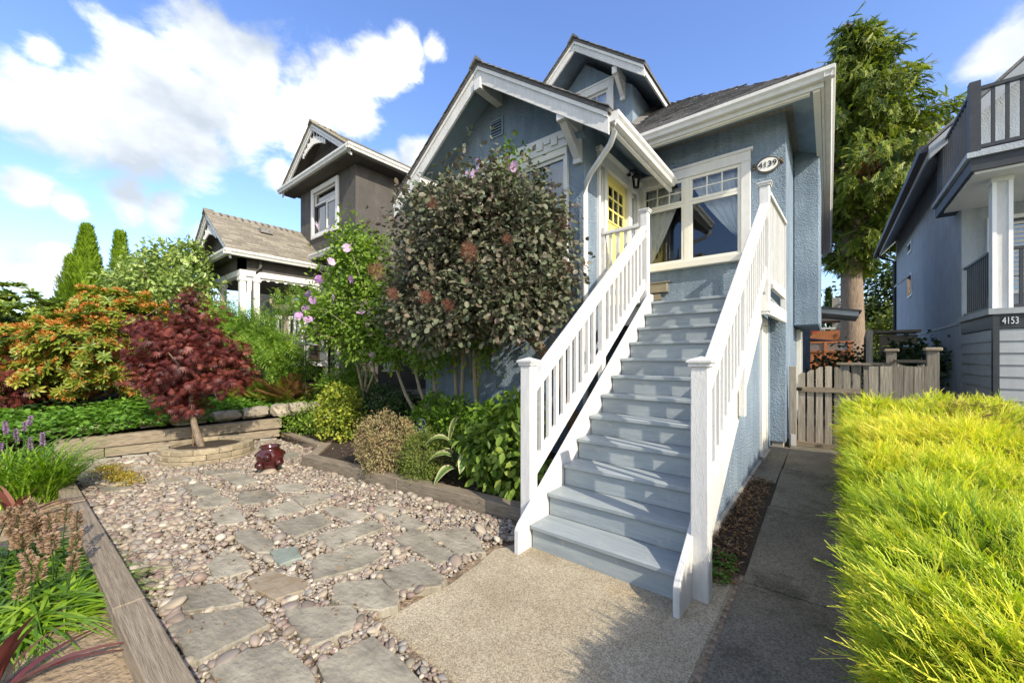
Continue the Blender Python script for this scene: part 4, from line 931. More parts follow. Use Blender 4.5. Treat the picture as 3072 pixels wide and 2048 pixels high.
MB().lathe([(.043, .0), (.061, .17)], (XP + .19, yl, 4.27), 8).build('glass', 'glass', lp)
# ================================================================== DARK HOUSE (left neighbour)
dh = thing('brown_house', 'dark brown stucco house with white trimmed gables and a front porch', 'house', (-11, 5.2, .4))
TX0, TX1, TY = -12.4, -9.26, 5.2
mb = MB(); TW = (-11.5, -10.2, 5.03, 6.22); wall_y(mb, TY, TY + .15, TX0, TX1, 4.3, 6.5, [TW]); mb.box(TX0, TX0 + .15, TY + .15, 14, 4.3, 6.5); mb.box(TX1 - .15, TX1, TY + .15, 14, 4.3, 6.5); mb.build('tower', 'stucco_brown', dh)
mb = MB(); wall_y(mb, TY + .02, TY + .2, -16, TX1 - .003, .3, 4.3, [(-10.62, -10.05, 2.6, 4.02), (-10.9, -10.1, .5, 2.35), (-12.1, -11.2, 1.6, 3.55)]); mb.box(TX1 - .2, TX1 - .003, TY + .2, 16, .3, 4.3)
mb.box(-14, -10, 5.9, 5.95, .3, 6.4); mb.build('wall', 'stucco_brown', dh)
box('footing', 'concrete', dh, TX1 - .2, TX1 + .05, TY + .0, 16, .2, .62)
# tower window
wf = box('window', 'white_paint', dh, -11.62, -10.08, TY - .05, TY - .001, 6.22, 6.34)
box('window_casing', 'white_paint', wf, -11.62, -11.5, TY - .048, TY - .001, 4.92, 6.219); box('window_casing', 'white_paint', wf, -10.2, -10.08, TY - .048, TY - .001, 4.92, 6.219); box('window_sill', 'white_paint', wf, -11.5, -10.2, TY - .06, TY - .001, 4.92, 5.03)
sash(wf, 'y', -11.5, -10.2, 5.86, 6.22, TY + .02, 1, 1, gm='glass_dark'); sash(wf, 'y', -11.5, -10.86, 5.03, 5.85, TY + .03, 1, 1, fm='paint_charcoal', gm='glass_dark'); sash(wf, 'y', -10.85, -10.2, 5.03, 5.85, TY + .022, 1, 1, gm='glass_dark')
box('blind', 'blind', wf, -11.45, -10.25, TY + .1, TY + .11, 5.9, 6.18)
# tower gable roof, ridge along y
txc, tye = (TX0 + TX1)/2, 7.0
tr = gable(txc, TX1 + .42, TY - .36, 14, 7.86, 6.56, .16, .04, dh, 'shingle_brown', 'stucco_brown', 4)
MB().prism([(txc, TY - .02, 7.73), (TX1 + .1, TY - .02, 6.56), (TX0 - .1, TY - .02, 6.56)], (0, .1, 0)).build('gable_wall', 'stucco_brown', dh)
# pent across the front with gutter
MB().prism([(TX0 - .42, TY - .36, 6.54), (TX0 - .42, TY, 6.56), (TX0 - .42, TY, 6.68), (TX0 - .42, TY - .36, 6.58)], (TX1 - TX0 + .84, 0, 0)).build('pent', 'shingle_brown', dh)
gutter((TX0 - .5, TY - .36), (TX1 + .52, TY - .36), (0, -1), 6.46, dh, .12, .12); gutter((TX1 + .42, TY - .48), (TX1 + .42, 13.9), (1, 0), 6.461, dh, .12, .12)
box('soffit', 'stucco_brown', dh, TX0 - .42, TX1 + .42, TY - .355, TY - .001, 6.42, 6.46); box('soffit', 'stucco_brown', dh, TX1 + .001, TX1 + .419, TY, 13.9, 6.42, 6.46)
def gingerbread(xc, zp, y, s_, n, parent, span):
    """sawn lace under a gable peak: a board pierced with holes, built as small discs and arcs"""
    g = MB()
    for i in range(n):
        t = i/(n - 1)*2 - 1; x = xc + t*span; zt_ = zp - abs(t)*span*s_
        h_ = .10 + .22*(1 - abs(t))**1.5
        g.box(x - span/n*.72, x + span/n*.72, y, y + .02, zt_ - h_ - .03, zt_ - h_*.55)
        g.tube([(x, y - .003, zt_ - h_ - .05), (x, y + .025, zt_ - h_ - .05)], span/n*.9, 8)
        if i % 2: g.box(x - .012, x + .012, y + .002, y + .022, zt_ - h_ - .0, zt_ + .02)
    return g.build('gingerbread', 'white_paint', parent)
gingerbread(txc, 7.68, TY - .33, (7.86-6.56)/(TX1 + .42 - txc), 15, dh, .62)
sh_b = shingle_mesh('shingle', 'shingle_brown', .30, .21, .014)
ts = (7.86 - 6.56)/(TX1 + .42 - txc)
shingle_slope(tr, sh_b, (TX1 + .44, TY - .36, 6.56 - .012), (0, 1, 0), (-1, 0, ts), 4.6, 2.3, .15, .305)
box('roof_vent', 'shingle_dark', dh, txc + .55, txc + .85, 8.0, 8.3, 7.33, 7.53)
# porch: gable roof towards the street
PXC, PXE, PY = -12.4, -10.6, 2.9
ps = (5.24 - 3.96)/(PXE - PXC)
pr = gable(PXC, PXE, PY, TY, 5.27, 3.99, .15, .04, dh, 'shingle_brown', 'stucco_brown', 14)
shingle_slope(pr, sh_b, (PXE + .02, PY, 3.985), (0, 1, 0), (-1, 0, ps), 2.4, 2.25, .15, .305)
gutter((PXE, PY - .12), (PXE, TY), (1, 0), 3.87, dh, .12, .12); gutter((-14.2, PY), (PXE + .12, PY), (0, -1), 3.871, dh, .12, .12)
MB().prism([(-14.2, PY, 3.96), (-14.2, PY + .3, 3.99), (-14.2, PY + .3, 4.08), (-14.2, PY, 4.0)], (3.6, 0, 0)).build('pent', 'shingle_brown', dh)
MB().prism([(PXC, PY + .3, 5.15), (PXE + .1, PY + .3, 3.95), (-14.3, PY + .3, 3.95)], (0, .1, 0)).build('gable_wall', 'stucco_brown', dh)
gingerbread(PXC, 5.10, PY + .04, ps, 13, dh, .6)
box('roof_vent', 'shingle_dark', dh, -11.95, -11.7, 3.9, 4.2, 4.86, 4.98)
box('frieze', 'stucco_brown', dh, PXE - .36, PXE - .2, PY + .25, TY, 3.62, 3.9); box('frieze', 'stucco_brown', dh, -14.0, PXE - .2, PY + .25, PY + .4, 3.62, 3.9)
box('soffit', 'stucco_brown', dh, -14.1, PXE - .02, PY + .05, TY, 3.88, 3.92); box('porch_ceiling', 'stucco_brown', dh, -14.0, PXE - .37, PY + .4, TY, 3.55, 3.6)
box('porch_beam', 'white_paint', dh, PXE - .345, PXE - .205, PY + .26, TY, 3.48, 3.619); box('porch_beam', 'white_paint', dh, -14.0, PXE - .35, PY + .262, PY + .4, 3.48, 3.618)
lacy = MB()
for i in range(9):
    y_ = PY + .48 + i*.2; lacy.tube([(PXE - .27, y_, 3.45), (PXE - .25, y_, 3.45)], .045, 8)
lacy.box(PXE - .268, PXE - .252, PY + .4, TY - .05, 3.44, 3.48); lacy.build('porch_lace', 'white_paint', dh)
for ya, sg in ((PY + .42, 1), (TY - .02, -1)):
    q = [(PXE - .27, ya, 3.44), (PXE - .27, ya + sg*.42, 3.44)] + [(PXE - .27, ya + sg*(.42 - .34*math.sin(a)), 3.44 - .40*(1 - math.cos(a))) for a in np.linspace(.2, 1.5, 6)] + [(PXE - .27, ya, 3.0)]
    MB().prism(q, (.02, 0, 0)).build('porch_bracket', 'white_paint', dh)
for (x_, y_) in ((PXE - .275, PY + .33), (PXE - .275, PY + .62), (-12.3, PY + .33), (-13.9, PY + .33)):
    p_ = box('porch_post', 'white_paint', dh, x_ - .065, x_ + .065, y_ - .065, y_ + .065, 1.4, 3.48, bevel=.01)
    box('post_capital', 'white_paint', p_, x_ - .085, x_ + .085, y_ - .085, y_ + .085, 3.36, 3.44)
box('porch_floor', 'white_paint', dh, -14.0, -10.7, PY + .25, TY, 1.3, 1.42)
MB().tube([(PXE - .1, PY + .65, 3.9), (PXE - .1, PY + .66, 3.72), (PXE - .24, PY + .6, 3.55), (PXE - .27, PY + .55, 3.4), (PXE - .19, PY + .5, .6)], .035, 8).build('down_pipe', 'stucco_brown', dh, smooth=True)
# porch door and window, pergola stairs rail, lower door
dr2 = box('door', 'door_red', dh, -11.75, -11.15, TY - .03, TY + .018, 1.45, 3.3); box('door_screen', 'interior_dark', dr2, -11.65, -11.25, TY - .04, TY - .031, 1.6, 3.15)
for a, b in ((-12.1, -11.78), (-11.12, -10.8)): box('door_casing', 'cream_paint', dh, a, b, TY - .025, TY + .019, 1.42, 3.5)
box('window', 'white_paint', dh, -13.4, -12.25, TY - .03, TY + .019, 2.0, 3.5); box('window_pane', 'glass_dark', dh, -13.25, -12.4, TY - .04, TY - .031, 2.15, 3.35)
w2 = box('window', 'white_paint', dh, -10.74, -10.62, TY - .03, TY + .019, 2.5, 4.12); box('window_casing', 'white_paint', w2, -10.05, -9.93, TY - .03, TY + .019, 2.5, 4.12); box('window_casing', 'white_paint', w2, -10.62, -10.05, TY - .03, TY + .019, 4.02, 4.12)
sash(w2, 'y', -10.62, -10.05, 2.6, 4.02, TY + .05, 1, 2, gm='glass_dark')
# main floor eave to the right of the porch
MB().prism([(-10.75, TY - .38, 4.22), (-10.75, TY, 4.32), (-10.75, TY, 4.55), (-10.75, TY - .38, 4.28)], (1.62, 0, 0)).build('pent', 'shingle_brown', dh)
gutter((-10.75, TY - .38), (TX1 + .2, TY - .38), (0, -1), 4.14, dh, .12, .12); box('soffit', 'stucco_brown', dh, -10.75, TX1 + .2, TY - .37, TY + .01, 4.14, 4.18)
d3 = box('lower_door', 'cream_paint', dh, -10.9, -10.76, TY - .04, TY + .019, .5, 2.4); box('door_casing', 'cream_paint', d3, -10.24, -10.1, TY - .04, TY + .019, .5, 2.4); box('door_casing', 'cream_paint', d3, -10.76, -10.24, TY - .04, TY + .019, 2.22, 2.4); box('door_glass', 'glass_dark', d3, -10.75, -10.25, TY + .06, TY + .065, .55, 2.2)
box('trim_board', 'cream_paint', dh, TX1 + .001, TX1 + .03, 6.0, 6.35, 1.15, 2.1)
# stair landing rail of the neighbour
for i in range(9): box('baluster', 'white_paint', dh, -10.72, -10.66, 3.9 + i*.13, 3.96 + i*.13, 1.95, 2.5)
box('railing', 'white_paint', dh, -10.75, -10.63, 3.85, 5.1, 2.5, 2.58); box('railing', 'white_paint', dh, -10.75, -10.63, 3.85, 5.1, 1.86, 1.949)
pg = thing('pergola', 'weathered wooden pergola in front of the brown house', 'pergola', (-9.6, 4.4, .45))
for (x_, y_) in ((-9.75, 3.75), (-9.0, 4.75)): box('post', 'timber_z', pg, x_ - .05, x_ + .05, y_ - .05, y_ + .05, .4, 2.75)
for i in range(4): MB().bar((-10.35 + i*.35, 3.75 + i*.33, 2.8), (-9.75 + i*.35, 3.45 + i*.33, 2.8), .045, .11).build('rafter', 'timber_x', pg)
MB().bar((-10.0, 3.55, 2.70), (-8.85, 4.95, 2.70), .05, .1).build('beam', 'timber_x', pg)

# ================================================================== GREY HOUSE (right neighbour)
gh = thing('grey_house', 'grey stucco house with charcoal trim and balcony numbered 4153', 'house', (4, 11.5, 0))
GX = 2.0
mb = MB(); mb.prism([(GX, 11.4, .1), (GX, 21, .1), (GX, 21, 6.1), (GX, 13.0, 6.1), (GX, 11.4, 6.1)], (.2, 0, 0)); mb.box(GX + .2, 6, 11.42, 11.6, .1, 6.6); mb.build('wall', 'stucco_grey', gh)
MB().prism([(GX + .2, 11.45, 6.1), (6, 11.45, 6.1), (6, 11.45, 9.0), (4.6, 11.45, 9.0)], (0, .15, 0)).build('gable_wall', 'stucco_grey', gh)
box('wall_band', 'siding_grey', gh, GX - .012, GX, 11.4, 21, 2.18, 2.22)
# roof rising to the right, eave along x = 1.55
rs = .95
ro = MB(); slab(ro, [(1.5, 11.0, 5.72), (6.0, 11.0, 5.72 + 4.5*rs), (6.0, 21.5, 5.72 + 4.5*rs), (1.5, 21.5, 5.72)], .06); ro = ro.build('roof', 'shingle_dark', gh)
MB().prism([(1.5, 10.97, 5.62), (6, 10.97, 5.62 + 4.5*rs), (6, 10.97, 5.36 + 4.5*rs), (1.5, 10.97, 5.36)], (0, .04, 0)).build('barge_board', 'siding_grey', gh)
MB().prism([(1.53, 11.02, 5.62), (GX, 11.02, 6.05), (GX, 11.02, 6.02), (1.53, 11.02, 5.50)], (0, 10.4, 0)).build('soffit', 'stucco_grey', gh)
box('gutter', 'paint_charcoal', gh, 1.38, 1.5, 11.0, 21.5, 5.52, 5.66); box('fascia', 'siding_grey', gh, 1.5, 1.53, 11.02, 21.4, 5.42, 5.62)
MB().tube([(1.45, 20.6, 5.5), (1.6, 20.7, 5.35), (1.95, 20.85, 5.2), (1.96, 20.9, .2)], .05, 6).build('down_pipe', 'paint_charcoal', gh)
# side windows
for (a, b, c, d) in ((17.2, 17.9, 3.5, 4.1), (17.25, 17.85, 4.9, 5.1), (13.2, 14.2, .6, 1.25)):
    w_ = box('window', 'letter_white', gh, GX - .03, GX - .001, a - .06, b + .06, c - .06, d + .06); box('window_pane', 'glass_dark', w_, GX - .036, GX - .031, a, b, c, d)
MB().prism([(GX - .03, 17.25, 4.1), (GX - .03, 17.9, 4.1), (GX - .33, 17.9, 3.82), (GX - .33, 17.25, 3.82)], (-.02, 0, .03)).build('window_sash', 'letter_white', gh)
# balcony above the porch
BX0, BY0 = 1.72, 9.25
box('balcony_floor', 'paint_charcoal', gh, BX0, 6, BY0, 11.9, 4.42, 4.62); box('balcony_edge', 'stucco_grey', gh, BX0 - .05, 6, BY0 - .05, 11.95, 4.621, 4.70)
box('porch_ceiling', 'white_paint', gh, BX0 + .05, 6, BY0 + .05, 11.41, 4.38, 4.419)
box('balcony_post', 'paint_charcoal', gh, BX0 - .02, BX0 + .1, BY0 - .02, BY0 + .1, 4.7, 5.80)
for i in range(16): box('baluster', 'paint_charcoal', gh, BX0 + .02, BX0 + .05, BY0 + .16 + i*.16, BY0 + .2 + i*.16, 4.80, 5.66)
for i in range(14): box('baluster', 'paint_charcoal', gh, BX0 + .21 + i*.14, BX0 + .25 + i*.14, BY0 + .02, BY0 + .05, 4.80, 5.66)
for z_ in (5.66, 4.76): box('railing', 'paint_charcoal', gh, BX0, BX0 + .07, BY0 + .1, 11.9, z_, z_ + .05); box('railing', 'paint_charcoal', gh, BX0 + .1, 6, BY0, BY0 + .07, z_, z_ + .05)
# porch post, deck, rail
pp = box('porch_post', 'white_worn', gh, GX + .03, GX + .22, BY0 + .42, BY0 + .64, 2.30, 4.30); box('post_capital', 'white_paint', pp, GX + .01, GX + .24, BY0 + .40, BY0 + .66, 4.301, 4.379)
for x_ in (GX + .032, GX + .198): box('post_edge', 'letter_white', pp, x_ - .012, x_ + .034, BY0 + .40, BY0 + .419, 2.30, 4.30)
box('porch_deck', 'siding_grey', gh, GX - .06, 6, 9.45, 11.41, 2.20, 2.29)
for i in range(11): box('baluster', 'paint_charcoal', gh, GX + .04, GX + .07, 10.02 + i*.12, 10.05 + i*.12, 2.34, 3.22)
for z_ in (3.22, 2.32): box('railing', 'paint_charcoal', gh, GX + .03, GX + .08, 9.95, 11.40, z_, z_ + .04)
for i in range(3): box('baluster', 'paint_charcoal', gh, GX + .31 + i*.13, GX + .35 + i*.13, 9.72, 9.76, 2.34, 3.22)
for z_ in (3.22, 2.32): box('railing', 'paint_charcoal', gh, GX + .225, 4, 9.71, 9.77, z_, z_ + .045)
box('window', 'letter_white', gh, 2.32, 3.4, 11.36, 11.419, 2.7, 4.15); box('window_pane', 'glass_dark', gh, 2.40, 3.3, 11.345, 11.359, 2.78, 4.07)
for i in range(14): box('blind_slat', 'blind', gh, 2.41, 3.29, 11.33, 11.342, 2.85 + i*.085, 2.90 + i*.085)
# porch base with lap siding boards
box('porch_base', 'paint_charcoal', gh, GX + .02, 6, 9.52, 11.41, .1, 2.19)
box('corner_board', 'paint_charcoal', gh, GX - .01, GX + .055, 9.47, 9.56, .1, 2.195); box('band_board', 'paint_charcoal', gh, GX + .056, 6, 9.49, 9.519, 1.98, 2.195); box('band_board', 'paint_charcoal', gh, GX - .008, GX + .019, 9.561, 11.40, 1.98, 2.195)
for i in range(10):
    z_ = .12 + i*.185
    MB().prism([(GX + .058, 9.519, z_), (GX + .058, 9.492, z_), (GX + .058, 9.51, z_ + .183), (GX + .058, 9.519, z_ + .183)], (3.5, 0, 0)).build('siding_board', 'siding_grey', gh)
    MB().prism([(GX + .019, 9.565, z_), (GX - .006, 9.565, z_), (GX + .011, 9.565, z_ + .183), (GX + .019, 9.565, z_ + .183)], (0, 1.83, 0)).build('siding_board', 'siding_grey', gh)
lathe_text('4153', .15, (2.164, 9.478, 2.09), (R(90), 0, 0), 'letter_steel', gh, extrude=.006).scale = (.56, 1, 1)

# ================================================================== GATE, FENCES, BACK YARD
gt = thing('garden_gate', 'weathered grey plank gate with arched top across the side path', 'gate', (0, 7.0, .25))
box('post', 'timber_z', gt, -.45, -.365, 6.96, 7.05, .2, 1.40, bevel=.006)
box('post_bracket', 'letter_steel', gt, -.43, -.375, 6.950, 6.959, .23, .42)
GP = [(-.350,-.262,1.27,1.31),(-.247,-.163,1.315,1.35),(-.148,-.063,1.355,1.395),(-.046,.036,1.40,1.40),(.053,.135,1.395,1.355),(.150,.232,1.35,1.315),(.248,.330,1.31,1.27)]
for (a, b, za, zb) in GP:
    a, b = a + .004, b - .004
    MB().prism([(a, 7.0, .31), (b, 7.0, .31), (b, 7.0, zb), ((a+b)/2, 7.0, max(za, zb) + (.012 if za == zb else 0)), (a, 7.0, za)], (0, .022, 0)).build('plank', 'timber_z', gt)
box('rail', 'timber_x', gt, -.352, .34, 6.972, 6.999, 1.04, 1.11); box('rail', 'timber_x', gt, -.36, .34, 6.975, 6.999, .265, .33)
box('hinge', 'metal_black', gt, -.37, -.30, 6.964, 6.971, 1.055, 1.095); box('latch', 'bronze', gt, -.13, -.07, 6.966, 6.974, .285, .31)
fn = thing('plank_fence', 'pale weathered plank fence standing behind the golden hedge', 'fence', (.7, 7.0, .3))
for i, (a, b) in enumerate(((.412, .502), (.52, .632), (.646, .732), (.742, .822), (.834, .916), (.922, 1.005))):
    box('plank', 'timber_z', fn, a, b, 7.0, 7.022, .28, 1.41 + .01*math.sin(i*3))
box('rail', 'timber_x', fn, .35, 1.02, 7.023, 7.06, .9, .98); box('post', 'timber_z', fn, .36, .405, 7.0, 7.07, .2, 1.36)
cf = thing('picket_fence', 'weathered fence with capped square posts and dipped rail', 'fence', (1.0, 8.4, .4))
for (x_, y_, s_) in ((.80, 9.0, 1.0), (1.16, 8.2, 1.0)):
    p_ = box('post', 'timber_z', cf, x_ - .06, x_ + .06, y_ - .06, y_ + .06, .3, 1.62); box('post_cap', 'timber_x', p_, x_ - .09, x_ + .09, y_ - .09, y_ + .09, 1.62, 1.67, bevel=.012)
for i in range(13):
    t = (i + .5)/13; x_ = .86 + .24*t; y_ = 8.87 - .54*t; z_ = 1.44 - .22*t*(1-t)
    MB().bar((x_, y_, .4), (x_, y_, z_), .03, .02, (1, 0, 0)).build('picket', 'timber_z', cf)
MB().bar((.84, 8.92, 1.47), (1.12, 8.28, 1.47), .05, .045).build('rail', 'timber_x', cf)
for i in range(5):
    x_ = .15 + i*.155; box('plank', 'timber_z', cf, x_, x_ + .13, 9.05 + .02*i, 9.07 + .02*i, .4, 1.40)
box('rail', 'timber_x', cf, .1, .8, 9.0, 9.04, 1.40, 1.44)
of = thing('cedar_fence', 'orange cedar fence with white lattice top and cross brace', 'fence', (0, 16, .5))
for i in range(9): box('board', 'cedar_wood', of, -.75 + i*.15, -.61 + i*.15, 16.0, 16.02, .5, 1.72)
for x_ in (-.8, -.08, .5): box('post', 'cedar_wood', of, x_ - .04, x_ + .04, 15.95, 16.03, .4, 2.02)
for z_ in (1.70, 1.99): box('rail', 'cedar_wood', of, -.84, .56, 15.97, 15.999, z_, z_ + .05)
MB().bar((-.74, 15.985, .9), (-.1, 15.985, 1.68), .03, .08, (0, 0, 1)).build('brace', 'cedar_wood', of); MB().bar((-.74, 15.98, 1.6), (-.1, 15.98, .8), .03, .08, (0, 0, 1)).build('brace', 'cedar_wood', of)
for k in range(2):
    for i in range(26):
        x_ = -.8 + i*.055; d_ = .24 if k else -.24
        xa, xb = max(-.8, min(.5, x_)), max(-.8, min(.5, x_ + d_))
        if abs(xb - xa) > .05: MB().bar((xa, 16.004 + .006*k, 1.75), (xb, 16.004 + .006*k, 1.75 + abs(xb - xa)), .006, .03, (0, 1, 0)).build('lattice_strip', 'lattice_white', of)
sd_ = thing('garden_shed', 'small cedar shed with dark tarp and red cloth beyond the cedar fence', 'shed', (-.3, 19, .5))
box('wall', 'cedar_wood', sd_, -1.2, .35, 19, 20, .5, 2.55); MB().prism([(-1.3, 18.6, 2.3), (.3, 18.6, 2.1), (.3, 18.6, 2.14), (-1.3, 18.6, 2.36)], (0, .6, 0)).build('tarp', 'tarp_blue', sd_)
box('window', 'lattice_white', sd_, -.6, .2, 18.97, 18.999, 2.6, 2.66); box('cloth', 'red_cloth', sd_, -.50, -.36, 18.93, 18.96, 2.5, 2.9); box('roof', 'shingle_dark', sd_, -1.4, .5, 18.9, 20.1, 2.9, 3.0); box('chimney', 'concrete', sd_, .1, .35, 21, 21.3, 2.5, 4.0)
of.location = (0, 23.5, .03); of.scale = (1.47,)*3; sd_.location = (-.44, 27.9, .03); sd_.scale = (1.47,)*3      # both stand at the far end of the yard
rf = thing('rear_fence', 'dark board fence with latticed bays in front of the cedar trunk', 'fence', (.8, 12, .4))
for i in range(9): box('board', 'timber_z', rf, .62 + .02*i, .68 + .02*i, 11.0 + .42*i, 11.38 + .42*i, .4, 1.95)
for i in range(4): box('post', 'timber_z', rf, .60 + .05*i, .70 + .05*i, 10.9 + 1.2*i, 11.0 + 1.2*i, .4, 2.1)
cb = thing('compost_box', 'dark wooden box standing behind the rear fence', 'box', (1.2, 14, .4))
for i in range(5): box('board', 'timber_x', cb, .95, 1.6, 13.0, 13.05, .7 + i*.28, .95 + i*.28)
box('lid', 'timber_x', cb, .9, 1.65, 12.9, 13.8, 2.12, 2.18)
for k, (z_, dz) in enumerate(((4.05, 0), (5.0, .5))):
    tag(MB().tube([(-9, 26, z_ + 1.2), (0, 26, z_), (6, 26, z_ - .1 + dz*.3), (14, 26, z_ + .5)], .018, 4).build('power_line', 'metal_black'), ('lower' if k == 0 else 'upper') + ' of two thin dark overhead wires behind the cedar trunk', 'wire', 'overhead wires')
# ================================================================== PLANTS
RGT = np.array((.7778, .6285)); FWD = np.array((-.6285, .7778))
def rb(c, off, z, rw, rz, rd=None, fo=0.0):
    """crown lobe: offset along the street side direction from c, height z, half width, half height, half depth"""
    p = np.array(c) + RGT*off + FWD*fo; return (p[0], p[1], z, rw, rd or rw, rz)

# ---- red Japanese maple
mp_ = thing('maple_tree', 'small dark red Japanese maple growing in the round block planter', 'tree', (-7.4, 1.7, .16))
mb = MB(); mb.tube([(-7.38, 1.68, .12), (-7.43, 1.64, .3), (-7.50, 1.60, .52), (-7.52, 1.58, .8), (-7.52, 1.57, 1.1)], [.058, .05, .042, .036, .034], 8)
for (o, z, f_) in ((-.7, 1.5, .1), (.6, 1.35, 0), (.1, 2.2, .1), (-.25, 1.9, -.2), (.35, 1.8, .3), (-.35, 1.0, -.2), (.5, 1.05, -.25), (-.8, 1.8, 0), (0, 1.5, -.4)):
    e = np.array((-7.52, 1.57)) + RGT*o + FWD*f_; m_ = np.array((-7.52, 1.57)) + RGT*o*.4 + FWD*f_*.4
    mb.tube([(-7.52, 1.57, 1.0), (m_[0], m_[1], 1.05 + (z + .1 - 1.05)*.55), (e[0], e[1], z + .1)], [.028, .018, .006], 6)
mb.build('trunk', 'bark', mp_, smooth=True)
mc = (-7.52, 1.57)
MT = [(.04,2.42,.13,.1),(.95,1.12,.14,.07),(-.98,1.35,.15,.07),(-1.0,1.9,.12,.06),(.8,1.5,.15,.07),(0.02,2.28,.2,.1),(.1,2.05,.36,.12),(-.12,1.85,.42,.12),(.32,1.72,.4,.1),(-.72,1.88,.26,.09),(-.25,1.58,.6,.14),(.25,1.45,.5,.12),(.58,1.32,.38,.1),(-.62,1.3,.42,.12),(-.05,1.22,.55,.14),(.66,1.02,.36,.11),(.25,1.0,.4,.11),(-.4,1.0,.5,.13),(-.75,1.02,.25,.09),(-.25,.78,.42,.12),(-.12,.58,.28,.1),(-.42,1.75,.4,.1)]
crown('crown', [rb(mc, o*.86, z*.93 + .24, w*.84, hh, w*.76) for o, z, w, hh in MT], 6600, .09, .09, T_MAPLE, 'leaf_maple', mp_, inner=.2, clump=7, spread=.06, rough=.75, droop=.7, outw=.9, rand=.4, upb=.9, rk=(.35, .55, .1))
tag(MB().tube([(-7.55, 1.60, .12), (-7.56, 1.59, .55)], .009, 5).build('garden_stake', 'bark_red'), 'thin brown stake beside the maple trunk', 'stake')

# ---- smoke bush
sb = thing('smoke_bush', 'big round smoke bush with dusky purple green leaves in front of the house', 'bush', (-2.35, 4.2, .15))
mb = MB(); mb.tube([(-2.30, 4.22, .1), (-2.42, 4.18, .8), (-2.62, 4.12, 1.38), (-2.85, 3.98, 1.72), (-3.1, 3.85, 2.0), (-3.35, 3.8, 2.5)], [.10, .085, .075, .068, .055, .04], 9)
for (x_, y_, z_) in ((-3.9, 3.7, 2.8), (-2.8, 3.8, 2.9), (-4.2, 3.6, 2.3), (-3.3, 3.7, 3.3), (-3.0, 3.6, 2.2), (-3.7, 3.4, 2.2)):
    mb.tube([(-3.1, 3.85, 2.0), ((x_ - 3.1)/2, (y_ + 3.85)/2 + rng.normal(0, .08), (z_ + 2.0)/2 + .1), (x_, y_, z_)], [.04, .025, .01], 6)
mb.build('trunk', 'bark_red', sb, smooth=True)
SB = [(-3.55,3.75,2.95,.95,.82,.85), (-4.15,3.62,3.15,.62,.6,.6), (-2.95,3.82,2.75,.55,.6,.72), (-3.4,3.6,2.25,.9,.65,.42), (-4.35,3.45,2.35,.5,.5,.5), (-3.75,3.8,3.5,.55,.5,.4), (-4.0,3.35,2.0,.45,.45,.35), (-2.85,3.75,2.15,.45,.5,.35)]
kp = lambda P: (P[:, 1] < 4.76) & (P[:, 0] < -2.2)
SB += [(-4.6,3.6,2.9,.22,.25,.3), (-3.1,3.5,3.55,.25,.2,.18), (-4.3,3.6,3.72,.25,.2,.16), (-2.55,3.9,3.1,.16,.2,.3), (-2.5,3.8,2.35,.18,.2,.22), (-4.55,3.3,2.0,.25,.25,.22), (-3.5,3.2,1.95,.4,.3,.15)]
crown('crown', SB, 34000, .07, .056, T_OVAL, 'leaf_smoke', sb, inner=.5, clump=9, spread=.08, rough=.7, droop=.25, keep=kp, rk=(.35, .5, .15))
def fluff(c, r, n, L, W):
    d = nrm(rng.normal(size=(n, 3))); P = np.array(c) + d*r*rng.uniform(.1, 1, (n, 1))*np.array((1, 1, 1.2))
    return leaf_arrays(P, nrm(d + rng.normal(0, .7, (n, 3))), rng.normal(size=(n, 3)), L, W, T_KITE, rng.random(n))
for (off, f_, z_, r) in ((-.06, -.95, 2.66, .085), (-1.12, -.75, 2.5, .075), (1.0, -.55, 3.1, .055), (-.5, -.75, 3.25, .05), (-.95, -.7, 2.25, .045), (-.55, -.8, 2.2, .055), (-.3, -.8, 2.1, .05), (.35, -.9, 2.8, .03), (1.05, -.45, 2.6, .05), (.95, -.5, 2.1, .04)):
    p = np.array((-3.55, 3.75)) + RGT*off + FWD*f_
    foliage('flower_plume', fluff((p[0], p[1], z_), r, int(520*r/.08), .055, .0024), 'plume_smoke', sb)

# ---- hibiscus
T_FLOWER = (np.array([(0,0,0)] + [(.55*math.cos(a + t), .55*math.sin(a + t), .14 + .05*k) for a in np.arange(5)*1.2566 for k, t in enumerate((-.62, -.25, .25, .62))]),
            [(0, 1+4*k, 2+4*k, 3+4*k, 4+4*k) for k in range(5)])
def flowers(spots, size, parent, mat, name='flower'):
    for (x_, y_, z_) in spots:
        d = nrm(rng.normal(0, 1, (1, 3)) + np.array([[.3, -.7, .3]])*1.2)
        ux = nrm(np.cross(d, rng.normal(size=(1, 3))))
        foliage(name, leaf_arrays(np.array([[x_, y_, z_]]), ux, d, size, size, T_FLOWER, rng.random()), mat, parent)
hb = thing('hibiscus_shrub', 'tall light green shrub with mauve flowers beside the brown house', 'shrub', (-6.9, 4.1, .14))
limbs('stems', 'bark_pale', hb, (-6.9, 4.1, .12), [(-7.1, 3.9, 3.4), (-6.6, 4.1, 3.1), (-7.5, 3.7, 2.3), (-7.0, 3.7, 2.3), (-6.5, 4.2, 2.3)], .045, .25)
HB = [(-7.0,3.9,3.35,.5,.48,.72), (-7.1,3.85,2.45,.68,.6,.65), (-6.55,4.05,3.0,.48,.42,.75), (-7.6,3.6,2.15,.42,.42,.38), (-6.7,4.0,1.9,.5,.5,.5)]
crown('crown', HB, 11000, .075, .05, T_OVAL, 'leaf_hibiscus', hb, inner=.35, clump=9, spread=.09, rough=.5, droop=.3, upb=.8)
